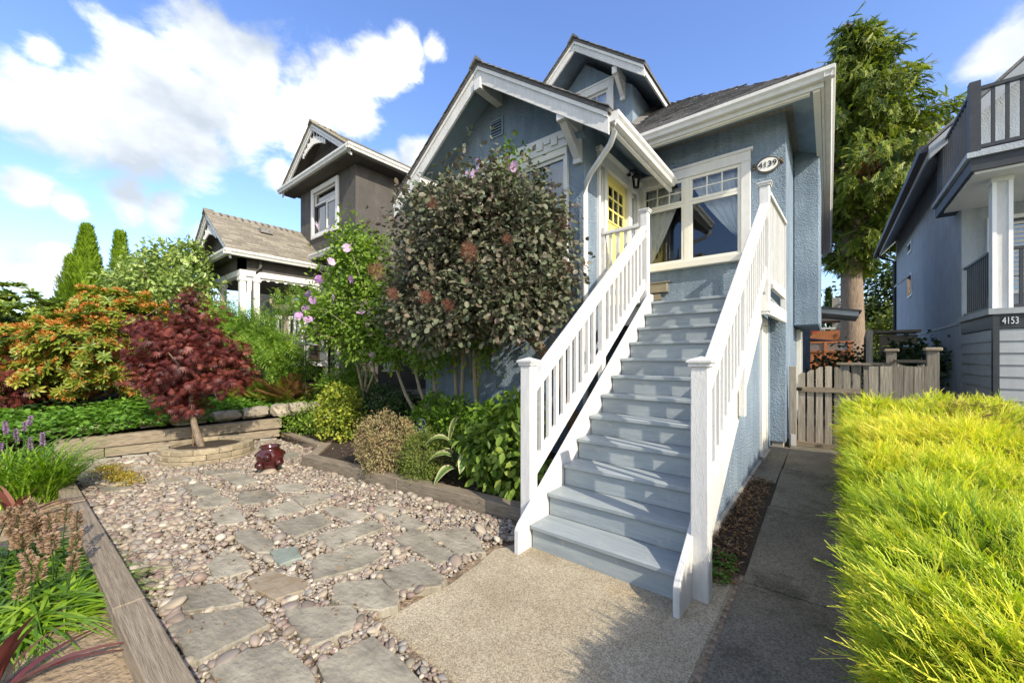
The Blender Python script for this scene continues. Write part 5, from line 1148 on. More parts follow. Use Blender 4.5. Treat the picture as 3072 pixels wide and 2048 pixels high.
flowers([(-7.25, 3.35, 3.95), (-6.9, 3.4, 3.8), (-7.5, 3.3, 2.7), (-7.0, 3.25, 2.9), (-6.6, 3.55, 3.45), (-6.75, 3.4, 2.6), (-7.7, 3.2, 2.3), (-7.3, 3.2, 2.2), (-6.5, 3.6, 2.9), (-7.75, 3.35, 2.45), (-7.1, 3.2, 2.55), (-6.4, 3.7, 2.3), (-6.8, 3.35, 3.2), (-7.6, 3.25, 1.9)], .14, hb, 'petal_mauve')
h2 = thing('hibiscus_shrub', 'many stemmed hibiscus against the blue wall, its top above the smoke bush', 'shrub', (-4.8, 4.4, .15))
mb = MB()
for (bx_, by_, tx_, ty_, tz_) in ((-5.0,4.3,-6.0,4.3,2.2), (-4.9,4.35,-5.4,4.35,2.3), (-4.6,4.35,-4.75,4.35,2.6), (-4.15,4.2,-3.9,4.4,4.2), (-4.0,4.2,-4.15,4.2,2.6), (-4.5,4.3,-4.5,4.45,3.9), (-5.2,4.3,-6.3,4.1,1.9)):
    m_ = ((bx_ + tx_)/2 + rng.normal(0, .05), (by_ + ty_)/2, tz_*.45); mb.tube([(bx_, by_, .1), m_, (tx_, ty_, tz_)], [.04, .032, .012], 7)
for i in range(16):
    a = rng.uniform(-5.9, -3.8); z_ = rng.uniform(1.1, 2.0); mb.tube([(a, 4.3, z_), (a + rng.normal(0, .2), 4.2, z_ + .35), (a + rng.normal(0, .4), 4.1, z_ + .6)], [.012, .008, .004], 5)
mb.build('stems', 'bark_pale', h2, smooth=True)
crown('crown', [(-5.5,4.2,2.0,.75,.4,.45), (-4.7,4.2,2.1,.6,.35,.55), (-6.0,4.1,1.75,.5,.4,.4), (-5.0,4.1,1.6,.5,.35,.3), (-5.7,4.0,2.5,.5,.4,.5), (-4.35,4.42,3.85,.28,.2,.5), (-3.62,4.45,4.42,.12,.1,.30), (-3.85,4.42,4.1,.3,.2,.3), (-5.1,4.42,3.6,.2,.2,.4), (-3.9,4.2,1.7,.25,.2,.35)], 7500, .07, .048, T_OVAL, 'leaf_hibiscus', h2, inner=.3, clump=8, spread=.07, rough=.5, keep=lambda P: P[:, 1] < 4.74)
flowers([(-4.75, 4.2, 4.12), (-4.3, 4.2, 4.3), (-3.5, 4.35, 4.25), (-4.0, 4.2, 4.4), (-5.2, 4.1, 1.7), (-6.2, 3.8, 1.6), (-4.1, 4.2, 4.25)], .14, h2, 'petal_mauve')

# ---- rhododendrons
def whorls(blobs, n, L, W, per=9, inner=.6, keep=None):
    P, Nn, rf, cl = blob_points(blobs, n, inner, 1, .02, .35)
    if keep is not None: k = keep(P); P, Nn, cl = P[k], Nn[k], cl[k]
    m = len(P); a = np.tile(np.arange(per)*6.2832/per, m) + np.repeat(rng.uniform(0, 6, m), per)
    ax = nrm(Nn + np.array((0, 0, .7)) + rng.normal(0, .2, (m, 3))); e1 = nrm(np.cross(ax, np.array((.3, .9, .1)))); e2 = np.cross(ax, e1)
    A = np.repeat(ax, per, 0); d = np.repeat(e1, per, 0)*np.cos(a)[:, None] + np.repeat(e2, per, 0)*np.sin(a)[:, None]
    dd_ = d + A*rng.uniform(.0, .7, (m*per, 1)) ; Ls = L*rng.uniform(.7, 1.2, m*per)
    rnd = .55*np.repeat(cl, per) + .45*rng.random(m*per)
    return P, ax, leaf_arrays(np.repeat(P, per, 0), dd_, A + d*.2, Ls, Ls*(W/L), T_LONG, rnd)
ro_ = thing('rhododendron', 'spreading rhododendron with yellowing leaves and orange seed heads', 'shrub', (-11.9, .9, .5))
oc = (-11.9, .85)
OB = [rb(oc,0,1.75,.9,.75), rb(oc,-.9,1.35,.8,.6), rb(oc,.8,2.2,.7,.65), rb(oc,.95,1.4,.7,.6), rb(oc,-1.3,1.05,.6,.4), rb(oc,.3,2.55,.5,.4), rb(oc,1.5,1.8,.5,.5), rb(oc,.0,1.2,.9,.45,fo=-.6), rb(oc,-.2,1.6,.8,.6,fo=-.7), rb(oc,.7,1.7,.7,.6,fo=-.7), rb(oc,-1.0,1.0,.6,.35,fo=-.8)]
limbs('trunk', 'bark_red', ro_, (-11.7, .75, .4), [q[:3] for q in OB[:8]], .075, .25)
P, ax, arr = whorls(OB, 1250, .14, .046, keep=lambda P: P[:, 2] > .8)
foliage('crown', arr, 'leaf_rhodo_gold', ro_)
k = rng.random(len(P)) < .66; k &= (P[:, 2] > .7); heads = []
for p, a_ in zip(P[k], ax[k]):
    n = 16; d = nrm(a_ + rng.normal(0, .6, (n, 3))); heads.append(leaf_arrays(p + d*.055 + a_*.02, d, rng.normal(size=(n, 3)), .06, .022, T_KITE, rng.random(n)))
foliage('seed_heads', heads, 'head_orange', ro_)
rg = thing('rhododendron', 'large dark green rhododendron behind the orange headed one', 'shrub', (-15, .3, .6))
gc = (-15.2, .2)
GB = [rb(gc,-.3,2.3,1.3,.95), rb(gc,-1.3,2.4,1.1,.9), rb(gc,.9,2.1,1.0,.8), rb(gc,.3,1.5,1.4,.7), rb(gc,1.8,2.05,.9,.6), rb(gc,-1.6,1.4,1.2,.7), rb(gc,-2.6,1.9,1.2,1.0), rb(gc,.0,1.4,1.2,.8,fo=-1), rb(gc,-1.4,1.2,1.2,.8,fo=-1)]
limbs('trunk', 'bark', rg, (-15, .2, .5), [q[:3] for q in GB[:6]], .10, .25)
P, ax, arr = whorls(GB, 1500, .17, .055); foliage('crown', arr, 'leaf_rhodo', rg)
ry = thing('rhododendron', 'young yellow green rhododendron between the red maple and the pergola', 'shrub', (-10.4, 2.63, .5))
limbs('trunk', 'bark', ry, (-10.4, 2.63, .45), [(-10.4, 2.6, 1.2), (-10.2, 2.8, 1.1), (-10.6, 2.5, 1.3)], .025, .2)
P, ax, arr = whorls([(-10.4,2.6,1.25,.32,.32,.35), (-10.15,2.85,1.0,.25,.25,.3), (-10.6,2.45,1.5,.2,.2,.25)], 70, .15, .045, inner=.3); foliage('crown', arr, 'leaf_rhodo_gold', ry)
lm = thing('laceleaf_maple', 'low red laceleaf maple next to the orange headed rhododendron', 'shrub', (-11.35, -.25, .5))
limbs('trunk', 'bark', lm, (-11.3, -.2, .45), [(-11.4, -.3, 1.3), (-11.0, -.1, 1.1), (-11.7, -.5, 1.2)], .04, .5)
crown('crown', [(-11.5,-.35,1.2,.6,.6,.25), (-11.2,-.3,.85,.5,.45,.25)], 1500, .09, .09, T_MAPLE, 'leaf_maple', lm, inner=.5, droop=.8, rk=(.4, .5, .1))

# ---- wisteria over the porch
ws = thing('wisteria_vine', 'bright green wisteria climbing over the porch of the brown house', 'vine', (-10.3, 3.1, .5))
mb = MB()
for k in range(4): mb.tube([(-10.25 + .05*k, 3.0 + .04*k, .4), (-10.3 - .06*k, 3.0, 1.3), (-10.2 - .2*k, 2.9, 2.2), (-10.6 - .5*k, 2.7, 3.0)], [.04, .032, .025, .015], 6)
mb.build('stems', 'bark', ws, smooth=True)
WB = [(-10.05,3.15,2.12,.5,.5,.34), (-9.75,3.45,1.75,.48,.45,.36), (-10.6,2.75,2.3,.55,.5,.38), (-9.45,3.75,1.35,.3,.3,.4), (-11.2,2.5,2.35,.7,.5,.45)]
crown('crown', WB, 4200, .24, .34, T_PINNATE, 'leaf_wisteria', ws, inner=.3, clump=8, spread=.10, rough=.5, droop=.8, upb=.9, rk=(.3, .35, .35))  # strong depth weight: shade inside the vine is painted into leaf colour
lc = thing('lilac', 'tall pale green leafy tree between the columnar cedars and the porch', 'tree', (-12.6, 2.1, .5))
LB = [(-11.3,2.4,3.15,.55,.5,.42), (-12.4,2.2,3.5,.75,.6,.5), (-13.2,1.9,3.3,.8,.6,.55), (-12.3,2.2,2.7,1.2,.6,.6), (-13.6,2.0,3.9,.5,.4,.35), (-11.75,2.4,3.95,.35,.3,.25), (-12.7,2.1,4.05,.35,.3,.22), (-14.2,1.7,3.3,.6,.5,.5)]
limbs('trunk', 'bark', lc, (-12.5, 2.1, .5), [b[:3] for b in LB[:5]], .07, .4)
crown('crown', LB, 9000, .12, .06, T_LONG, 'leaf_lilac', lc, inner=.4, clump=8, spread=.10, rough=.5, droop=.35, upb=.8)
wt = thing('vine', 'leafy vine trailing over the pergola beam', 'vine', (-9.7, 3.8, .5))
MB().tube([(-9.72, 3.82, .4), (-9.68, 3.8, 1.5), (-9.6, 3.9, 2.75), (-9.2, 4.4, 2.85)], [.025, .02, .016, .01], 6).build('stems', 'bark', wt, smooth=True)
crown('crown', [(-9.5,3.9,2.85,.5,.4,.16), (-9.2,4.4,2.9,.4,.4,.16), (-9.85,3.6,2.6,.25,.25,.3)], 700, .2, .2, T_PINNATE, 'leaf_wisteria', wt, inner=.3, droop=.4, upb=.9)

# ---- conifers far left
T_CONE = [_spray(20 + i, 6, .09) for i in range(3)]
def conifer_column(name, label, x, y, z0, zt, r, n, mat, group):
    t = thing(name, label, 'tree', (x, y, z0), group)
    MB().tube([(x, y, z0 - .1), (x, y, zt - .4)], [.12, .02], 7).build('trunk', 'bark', t)
    h = rng.random(n)**.8; z = z0 + .1 + (zt - z0 - .1)*h; a = rng.uniform(0, 6.283, n)
    rr = r*np.minimum(1, (1 - h)*1.7 + .02)*(.82 + .18*np.sin(a*5 + z*2))*rng.uniform(.75, 1.03, n)
    P = np.stack([x + rr*np.cos(a), y + rr*np.sin(a), z], 1); d = np.stack([np.cos(a)*.45, np.sin(a)*.45, np.full(n, .9)], 1) + rng.normal(0, .18, (n, 3))
    parts = [leaf_arrays(P[i::3], d[i::3], np.stack([np.cos(a), np.sin(a), 0*a], 1)[i::3] + rng.normal(0, .3, (len(P[i::3]), 3)), .30, .34, T_CONE[i], (.6*rng.random(n) + .4*np.sin(a*5 + z*2)**2)[i::3]) for i in range(3)]
    foliage('crown', parts, mat, t); return t
conifer_column('arborvitae', 'taller of two columnar green cedars beyond the rhododendrons', -23.5, 1.55, .4, 6.75, .92, 5200, 'leaf_arborvitae', 'columnar cedars')
conifer_column('arborvitae', 'shorter of two columnar green cedars beyond the rhododendrons', -22.9, 2.45, .4, 6.6, .6, 3000, 'leaf_arborvitae', 'columnar cedars')
conifer_column('arborvitae', 'wide columnar cedar pressed against the taller one', -24.4, 1.2, .4, 5.6, .9, 3000, 'leaf_arborvitae', 'columnar cedars')

# ---- tall cedar behind the house
cx_, cy_ = .62, 18.0
ct = thing('cedar_tree', 'tall drooping cedar tree with bare lower trunk between the houses', 'tree', (cx_, cy_, .3))
mb = MB(); mb.tube([(cx_ + .12, cy_, .1), (cx_ + .03, cy_, 1.2), (cx_, cy_, 3.5), (cx_ - .05, cy_, 7), (cx_ - .15, cy_, 10.5), (cx_ - .2, cy_, 13.2)], [.46, .36, .31, .24, .13, .03], 12)
n = 330; bpos = []; 
for i in range(n):
    h_ = rng.random()**.9; z = 4.6 + 8.5*h_; a = rng.uniform(0, 6.283)
    prof = (.55 + 2.3*(h_/.25) if h_ < .25 else 2.85*(1 - (h_ - .25)/.75)**.9 + .12)*.95
    L = prof*rng.uniform(.7, 1.15)*(1.18 if math.cos(a) > 0 else .92)
    tip = np.array((cx_ + L*math.cos(a), cy_ + L*math.sin(a), z + .30*L - .16*L*L*.4))
    mb.tube([(cx_, cy_, z - .25), (cx_ + .5*L*math.cos(a), cy_ + .5*L*math.sin(a), z + .12*L), tuple(tip)], [.035, .02, .006], 4, False)
    for s_ in np.linspace(.22, 1.02, max(4, int(L*6.5))): bpos.append((cx_ + s_*L*math.cos(a), cy_ + s_*L*math.sin(a), z - .25*(1 - s_) + .25*L*s_ - .07*L*L*s_*s_, a, h_))
mb.build('trunk', 'bark_cedar', ct, smooth=True)
bp = np.array(bpos); rep = 5; bp = np.repeat(bp, rep, 0); m = len(bp)
P = bp[:, :3] + rng.normal(0, .10, (m, 3)); out_ = np.stack([np.cos(bp[:, 3]), np.sin(bp[:, 3]), 0*bp[:, 3]], 1)
d = out_*.55 + rng.normal(0, .38, (m, 3)); d[:, 2] -= rng.uniform(.3, 1.1, m)
T_FROND = [_spray(40 + i, 7, .10) for i in range(4)]
parts = [leaf_arrays(P[i::4], d[i::4], out_[i::4] + rng.normal(0, .4, (len(P[i::4]), 3)) + np.array((0, 0, .4)), rng.uniform(.26, .5, len(P[i::4])), .42, T_FROND[i], .75*rng.random(len(P[i::4])) + .25*np.sin(bp[i::4, 2]*3.1)**2) for i in range(4)]
foliage('crown', parts, 'leaf_cedar', ct)
k = 60; P = np.array((cx_ + .25, cy_ - 1.9, 7.25)) + rng.normal(0, .18, (k, 3)); d = rng.normal(0, .4, (k, 3)); d[:, 2] -= .8
foliage('dead_branch', leaf_arrays(P, d, rng.normal(size=(k, 3)), .45, .45, T_FROND[0], rng.random(k)), 'leaf_cedar_brown', ct)
ct.location = (.895, 26, -.24); ct.scale = (1.444,)*3
def simple_tree(name, label, base, blobs, n, L, mat, group=None, r=.12):
    t = thing(name, label, 'tree', base, group); limbs('trunk', 'bark', t, base, [b[:3] for b in blobs], r, .4)
    crown('crown', blobs, n, L, L*.7, T_OVAL, mat, t, inner=.35, clump=9, spread=L*1.4, rough=.5); return t
simple_tree('leafy_tree', 'dark leafy tree standing behind the cedar trunk', (2.9, 32, .1), [(2.4,32,5.0,1.7,1.5,2.0), (3.8,32,5.9,1.4,1.3,1.5), (1.9,31.5,3.4,1.1,1.1,1.3), (3.9,32,3.4,1.5,1.3,1.7)], 6000, .24, 'leaf_backtree')
simple_tree('leafy_tree', 'pale sunlit tree lower down behind the rear fence', (2.55, 27, .1), [(2.45,27,2.5,.9,.9,.9), (3.1,27.5,3.3,.9,.9,1.0)], 2600, .18, 'leaf_hebe')
conifer_column('cedar_hedge', 'narrow dark conifer just beside the tall cedar trunk', -.03, 34, .0, 6.1, .56, 1700, 'leaf_backtree', None)
simple_tree('garden_bush', 'dark bush between the garden gate and the cedar fence', (.35, 12.5, .4), [(.35,12.5,1.2,.5,.4,.45), (.0,12.6,1.0,.4,.3,.35)], 1500, .10, 'leaf_dark', r=.03)
simple_tree('garden_bush', 'dark bush beneath the wooden compost box', (1.5, 12.6, .4), [(1.5,12.6,1.4,.6,.4,.35)], 1200, .11, 'leaf_dark', r=.03)

def shrub(name, label, base, blobs, n, L, W, tmpl, mat, inner=.5, clump=9, spread=.05, rough=.25, droop=.15, upb=.7, rk=(.3, .5, .2), stem='bark', r=.018, rand=.6, keep=None, group=None, cat='shrub'):
    t = thing(name, label, cat, base, group); limbs('stems', stem, t, base, [b[:3] for b in blobs] + [tuple(np.array(blobs[0][:3]) + rng.normal(0, .1, 3)) for _ in range(3)], r, .2, 5, .02)
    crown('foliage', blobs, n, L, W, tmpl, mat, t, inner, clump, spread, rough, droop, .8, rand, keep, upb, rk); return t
shrub('euonymus', 'yellow green variegated shrub at the corner of the bed', (-6.74, 3.5, .1), [(-6.74,3.5,.58,.40,.38,.42), (-6.6,3.4,.4,.36,.34,.32), (-6.95,3.55,.7,.28,.28,.3)], 4200, .055, .036, T_OVAL, 'leaf_euonymus')
shrub('boxwood', 'rounded dark green shrub between the variegated one and the blue wall', (-6.5, 4.3, .1), [(-6.5,4.3,.6,.55,.45,.45), (-6.1,4.25,.5,.42,.4,.4), (-6.85,4.3,.62,.35,.35,.4)], 4200, .05, .032, T_OVAL, 'leaf_dark')
shrub('spirea', 'round spirea with faded pinkish brown flower heads over the timber edging', (-4.42, 2.92, .1), [(-4.42,2.90,.47,.41,.36,.37), (-4.3,2.78,.36,.33,.26,.28)], 9000, .028, .015, T_OVAL, 'leaf_spirea', inner=.7, clump=14, spread=.03, rough=.12)
shrub('hebe', 'low fine leaved green shrub next to the pinkish round spirea', (-3.74, 2.98, .1), [(-3.74,2.97,.36,.31,.28,.30), (-3.68,2.86,.25,.24,.2,.2)], 7000, .026, .011, T_LONG, 'leaf_hebe', inner=.6, clump=12, spread=.03, rough=.2)
shrub('bramble', 'fresh green leafy shrub growing behind the blue sign', (-5.0, 4.25, .12), [(-5.2,4.3,.6,.4,.3,.3), (-4.7,4.2,.62,.4,.3,.28), (-4.3,4.05,.6,.35,.3,.32), (-4.9,4.0,.4,.5,.3,.25)], 2600, .07, .05, T_OVAL, 'leaf_fresh', inner=.4)
shrub('leafy_perennial', 'broad leaved green shrub pressed against the lower white newel post', (-2.65, 3.35, .1), [(-2.6,3.3,.62,.36,.36,.42), (-2.9,3.2,.5,.32,.3,.36), (-2.45,3.2,.35,.25,.22,.28), (-2.75,3.5,.85,.28,.28,.28)], 1900, .12, .062, T_LONG, 'leaf_bigbush', inner=.4, clump=7, droop=.75)
shrub('leafy_perennial', 'yellowing leafy shrub between the hosta and the blue wall', (-3.3, 3.75, .12), [(-3.4,3.8,.65,.4,.3,.33), (-3.0,3.65,.72,.35,.3,.35), (-3.15,3.5,.45,.3,.25,.25)], 1500, .085, .058, T_OVAL, 'leaf_fresh', inner=.35, droop=.45)
# trailing foliage by the stone wall
shrub('periwinkle', 'trailing green plant hanging over the stone row by the timber corner', (-7.9, 3.3, .12), [(-7.9,3.25,.32,.22,.25,.22), (-7.6,3.4,.25,.3,.25,.16), (-8.0,3.6,.4,.25,.3,.22)], 1300, .06, .03, T_LONG, 'leaf_hibiscus', inner=.3)
shrub('nandina', 'feathery light green shrub in front of the lower door of the brown house', (-7.75, 4.2, .14), [(-7.75,4.15,1.25,.35,.35,.38), (-7.5,4.3,.95,.35,.3,.3), (-8.0,4.0,.9,.35,.3,.35)], 2200, .075, .03, T_LONG, 'leaf_fresh', inner=.3)

# ---- hosta: broad striped leaves
hs_ = thing('hosta', 'hosta with large cream edged leaves hanging over the timber', 'plant', (-3.35, 3.15, .1))
def big_leaf(base, tip, width, droop, name, mat, parent, nseg=7):
    b, t = np.array(base, float), np.array(tip, float); d = t - b; L = np.linalg.norm(d); e = d/L; side = nrm(np.cross(e, (0, 0, 1.)))
    V = []; Rn = []; Fs = []; cols = (-1, -.78, -.4, 0, .4, .78, 1)
    for i in range(nseg + 1):
        s_ = i/nseg; w = width*.5*(math.sin(math.pi*min(1, .06 + s_*.94)**.75)**.8 if s_ < 1 else 0) + .002
        c = b + d*s_ + np.array((0, 0, droop*4*s_*(1 - s_)))
        for q in cols: V.append(c + side*w*q + np.array((0, 0, .16*abs(q)*w + .006*math.sin(q*9)))); Rn.append(.9 if abs(q) > .7 else .2 + .12*math.sin(q*7))
    nc = len(cols)
    for i in range(nseg):
        for j in range(nc - 1): Fs.append((i*nc + j, i*nc + j + 1, (i+1)*nc + j + 1, (i+1)*nc + j))
    return link(name, np_mesh(name, np.array(V), np.array(Fs).ravel(), np.full(len(Fs), 4), np.array(Rn), True), mat, parent)
for (tx, ty, tz, w, bx_, by_, bz) in ((-3.62,2.86,.50,.15,-3.42,3.08,.56), (-3.52,2.78,.30,.16,-3.30,3.0,.42), (-3.30,2.74,.14,.13,-3.22,2.98,.30), (-3.45,3.25,.82,.14,-3.55,3.2,.55), (-3.02,2.86,.30,.13,-3.1,3.12,.42), (-3.66,3.0,.30,.14,-3.42,3.12,.4)):
    big_leaf((bx_, by_, bz), (tx, ty, tz), w*1.45, .07, 'leaf', 'leaf_hosta', hs_)
mb = MB()
for (bx_, by_, bz) in ((-3.42,3.08,.56), (-3.30,3.0,.42), (-3.25,2.98,.3), (-3.12,3.02,.34), (-3.55,3.2,.55), (-3.1,3.15,.45), (-3.35,3.15,.4)): mb.tube([(-3.3, 3.2, .08), ((bx_ - 3.3)/2, (by_ + 3.2)/2, bz*.7), (bx_, by_, bz)], .008, 5)
mb.build('stalks', 'leaf_lily', hs_)

# ---- strappy plants in the front bed
def straps(c, n, L, spread, h_, W, seed_r, parent, mat, name='blades', nseg=5, lift=1.0, rk=1.0, rbase=.06):
    V = []; Ls_ = []; T = []; Rn = []; o = 0
    for i in range(n):
        a = rng.uniform(0, 6.283); l = L*rng.uniform(.6, 1.15); up_ = lift*rng.uniform(.55, 1.2); r0 = seed_r*math.sqrt(rng.random()); a0 = rng.uniform(0, 6.283)
        b = np.array((c[0] + r0*math.cos(a0), c[1] + r0*math.sin(a0)*.8, c[2])); e = np.array((math.cos(a), math.sin(a), 0)); sd_v = np.array((-e[1], e[0], 0))
        rr = rng.random()
        for k in range(nseg + 1):
            t = k/nseg; p = b + e*(spread*l*t*(.5 + .8*t)) + np.array((0, 0, l*(up_*t - .85*up_*spread*t**2.3)))
            w = W*(.55 + .45*math.sin(math.pi*min(1, t*1.3)))*(1 - t**3)*.5 + .0006
            V += [p + sd_v*w, p - sd_v*w]; Rn += [rr*rk]*2
        for k in range(nseg): Ls_ += [o + 2*k, o + 2*k + 1, o + 2*k + 3, o + 2*k + 2]; T.append(4)
        o += 2*(nseg + 1)
    return link(name, np_mesh(name, np.array(V), np.array(Ls_), np.array(T), np.array(Rn)), mat, parent)
def spikes(c, n, r0, h0, h1, parent, mat, rad=.016, head=(.09, .16), lean=.12):
    stems = MB(); P_, d_, rn = [], [], []
    for i in range(n):
        a = rng.uniform(0, 6.283); q = r0*math.sqrt(rng.random()); b = np.array((c[0] + q*math.cos(a), c[1] + q*math.sin(a), c[2])); H = rng.uniform(h0, h1)
        tip = b + np.array((rng.normal(0, lean), rng.normal(0, lean), 1))*H; hl = rng.uniform(*head); f = nrm(tip - b)
        stems.tube([tuple(b), tuple((b + tip)/2 + rng.normal(0, .01, 3)), tuple(tip)], [.004, .0035, .003], 4, False)
        m_ = 120; t = rng.random(m_); ang = rng.uniform(0, 6.283, m_); e1 = nrm(np.cross(f, (1., .2, 0))); e2 = np.cross(f, e1); ddd = e1*np.cos(ang)[:, None] + e2*np.sin(ang)[:, None]
        P_.append(tip - f*(hl*t)[:, None] + ddd*rad*.5*(1 - .5*(1 - t))[:, None]); d_.append(ddd + f*.5 + rng.normal(0, .3, (m_, 3))); rn.append(rng.random(m_)*.6 + .4*rng.random())
    stems.build('flower_stems', 'leaf_lily', parent)
    P_, d_, rn = np.concatenate(P_), np.concatenate(d_), np.concatenate(rn)
    foliage('flower_heads', leaf_arrays(P_, d_, rng.normal(size=P_.shape), rad*1.25, rad*.62, T_KITE, rn), mat, parent)
for (c, n, L, sr, lab, sp) in (((-3.55, .0, 0), 620, .37, .26, 'wide clump of strappy leaves with brown seed spikes over the sandy soil', 'b'), ((-4.05, -.02, .01), 420, .36, .26, 'clump of strappy leaves with brown spikes beside the timber edging', 'b2'),
                               ((-4.55, -.02, .02), 260, .32, .22, 'low reddish brown spiked clump between the two strappy clumps', 'b3'), ((-6.55, .0, .04), 1100, .74, .38, 'green strappy clump with purple flower spikes at the far end of the edging', 'p')):
    t = thing('liatris', lab, 'plant', c, 'spiked perennials in the front bed')
    straps(c, n, L, 1.0 if sp != 'p' else .62, 0, .015 if sp == 'p' else .026, sr, t, 'leaf_blade', lift=1.25 if sp == 'p' else .9)
    if sp == 'p': spikes(c, 9, .35, .55, .9, t, 'liatris_bloom', .015, (.09, .16), .10)
    elif sp == 'b': spikes(c, 9, .22, .30, .45, t, 'liatris_head', .023, (.10, .16), .2)
    elif sp == 'b2': spikes(c, 18, .28, .34, .52, t, 'liatris_head', .023, (.10, .16), .15)
    else: spikes(c, 16, .25, .3, .46, t, 'liatris_head', .023, (.10, .18), .15)
for c, L, lab in (((-5.55, -.06, .03), .48, 'spiky red cordyline between the purple and the brown flower spikes'), ((-2.86, -.10, .0), .62, 'spiky dark red cordyline on the bare sandy soil')):
    t = thing('cordyline', lab, 'plant', c, 'red cordylines'); 
    for _ in range(13): straps(c, 1, L, .42, 0, .05, .02, t, 'leaf_cordyline', 'blade', 6, 1.15)
    for _ in range(6): straps(c, 1, L*1.05, 1.0, 0, .045, .02, t, 'leaf_cordyline', 'blade', 6, .75)
# ---- neighbour's border plants
def scatter_leaves(name, xr, yr, n, zf, L, W, mat, hgt=.18, tmpl=T_OVAL, mask=None, kind='stuff'):
    x = rng.uniform(*xr, n); y = rng.uniform(*yr, n)
    nzv = .5 + .5*np.sin(x*2.7 + 1)*np.sin(y*3.1 + .4) + rng.normal(0, .15, n)
    k = nzv > .18
    if mask is not None: k &= mask(x, y)
    x, y, nzv = x[k], y[k], np.clip(nzv[k], 0, 1); m = len(x)
    P = np.stack([x, y, zf(x, y) + hgt*nzv*rng.uniform(.4, 1, m)], 1); d = rng.normal(0, 1, (m, 3)); d[:, 2] *= .35
    up = rng.normal(0, .35, (m, 3)); up[:, 2] += 1
    Ls = L*rng.uniform(.7, 1.3, m)
    return structure(foliage(name, leaf_arrays(P, d, up, Ls, Ls*(W/L), tmpl, .5*rng.random(m) + .5*nzv*rng.random(m)), mat, None), kind)
zf = lambda x, y: .44 + .035*np.minimum(6, -8.36 - x)
scatter_leaves('ground_cover', (-10.8, -8.33), (-2.2, 4.9), 15000, zf, .075, .065, 'leaf_cover', .26)
scatter_leaves('ground_cover', (-8.75, -8.2), (-.6, 2.2), 1500, lambda x, y: .42 + 0*x, .06, .05, 'leaf_cover', .14)
scatter_leaves('ground_cover', (-16, -10.6), (-4, 5), 5000, zf, .1, .08, 'leaf_dark', .3)
fr_ = thing('fern', 'pale green fern clump behind the stone row', 'fern', (-9.6, 3.3, .5))
def fern(parent, c, n, L, mat, name='fronds'):
    a = rng.uniform(0, 6.283, n); d = np.stack([np.cos(a), np.sin(a), rng.uniform(.3, 1.4, n)], 1); up = np.stack([-np.cos(a)*.8, -np.sin(a)*.8, np.full(n, .8)], 1)
    P = np.array(c) + rng.normal(0, .16, (n, 3))*np.array((1, 1, .3)); foliage(name, leaf_arrays(P, d, up, L*rng.uniform(.6, 1.2, n), L*.8, _PF, rng.random(n)), mat, parent)
_PF = _pinnate(12)
fern(fr_, (-9.75, 3.2, .6), 60, .62, 'fern_leaf'); fern(fr_, (-9.35, 3.55, .6), 40, .5, 'fern_leaf')
f2 = thing('fern', 'rust brown withered fern beside the pale green fern', 'fern', (-8.95, 3.75, .5)); fern(f2, (-9.0, 3.75, .7), 36, .6, 'fern_brown'); fern(f2, (-9.0, 3.75, .5), 20, .5, 'fern_leaf')
ll = thing('lily', 'two tall leafy lily stalks rising in front of the pergola post', 'plant', (-8.6, 3.7, .5))
for (x_, y_, H) in ((-8.62, 3.70, 2.15), (-8.45, 3.85, 1.75)):
    MB().tube([(x_, y_, .45), (x_ + .03, y_, 1.2), (x_, y_ + .03, H)], [.014, .011, .006], 5).build('stalk', 'leaf_lily', ll)
    n = 46; t = rng.random(n); a = rng.uniform(0, 6.283, n); P = np.stack([x_ + 0*t, y_ + 0*t, .7 + (H - .7)*t], 1); d = np.stack([np.cos(a), np.sin(a), .35 - .2*rng.random(n)], 1)
    foliage('leaves', leaf_arrays(P, d, np.tile((0, 0, 1.), (n, 1)), .17, .045, T_LONG, rng.random(n)), 'leaf_lily', ll)
dl = thing('dahlia', 'red flowered dahlia beneath the young rhododendron', 'plant', (-10.1, 3.1, .5))
for (x_, y_, z_, r) in ((-10.05, 3.25, 1.22, .07), (-9.98, 3.35, 1.62, .05)):
    MB().tube([(x_, y_ + .05, .5), (x_, y_ + .02, z_)], .008, 5).build('stem', 'leaf_lily', dl)
    n = 70; d = nrm(rng.normal(size=(n, 3)) + np.array((.3, -.6, .2))); foliage('flower', leaf_arrays(np.array((x_, y_, z_)) + d*r*.2, d, rng.normal(size=(n, 3)), r, r*.45, T_KITE, rng.random(n)), 'petal_red', dl)
crown('foliage', [(-10.1,3.2,.85,.3,.3,.3)], 400, .09, .05, T_OVAL, 'leaf_fresh', dl, inner=.3)
sd2 = thing('sedum', 'orange green sedum mat creeping over stones near the retaining wall', 'plant', (-6.9, .85, .02))
xs_ = rng.uniform(-7.5, -6.3, 2600); ys_ = .72 + .30*(xs_ + 6.9)*.35 + rng.normal(0, .075, 2600); k = np.sin(xs_*9) + rng.normal(0, .6, 2600) > -.5
P = np.stack([xs_[k], ys_[k], rng.uniform(.03, .09, k.sum())], 1); d = rng.normal(0, .6, P.shape); d[:, 2] += .8
foliage('foliage', leaf_arrays(P, d, rng.normal(size=P.shape), .028, .014, T_KITE, rng.random(len(P))), 'sedum_leaf', sd2)

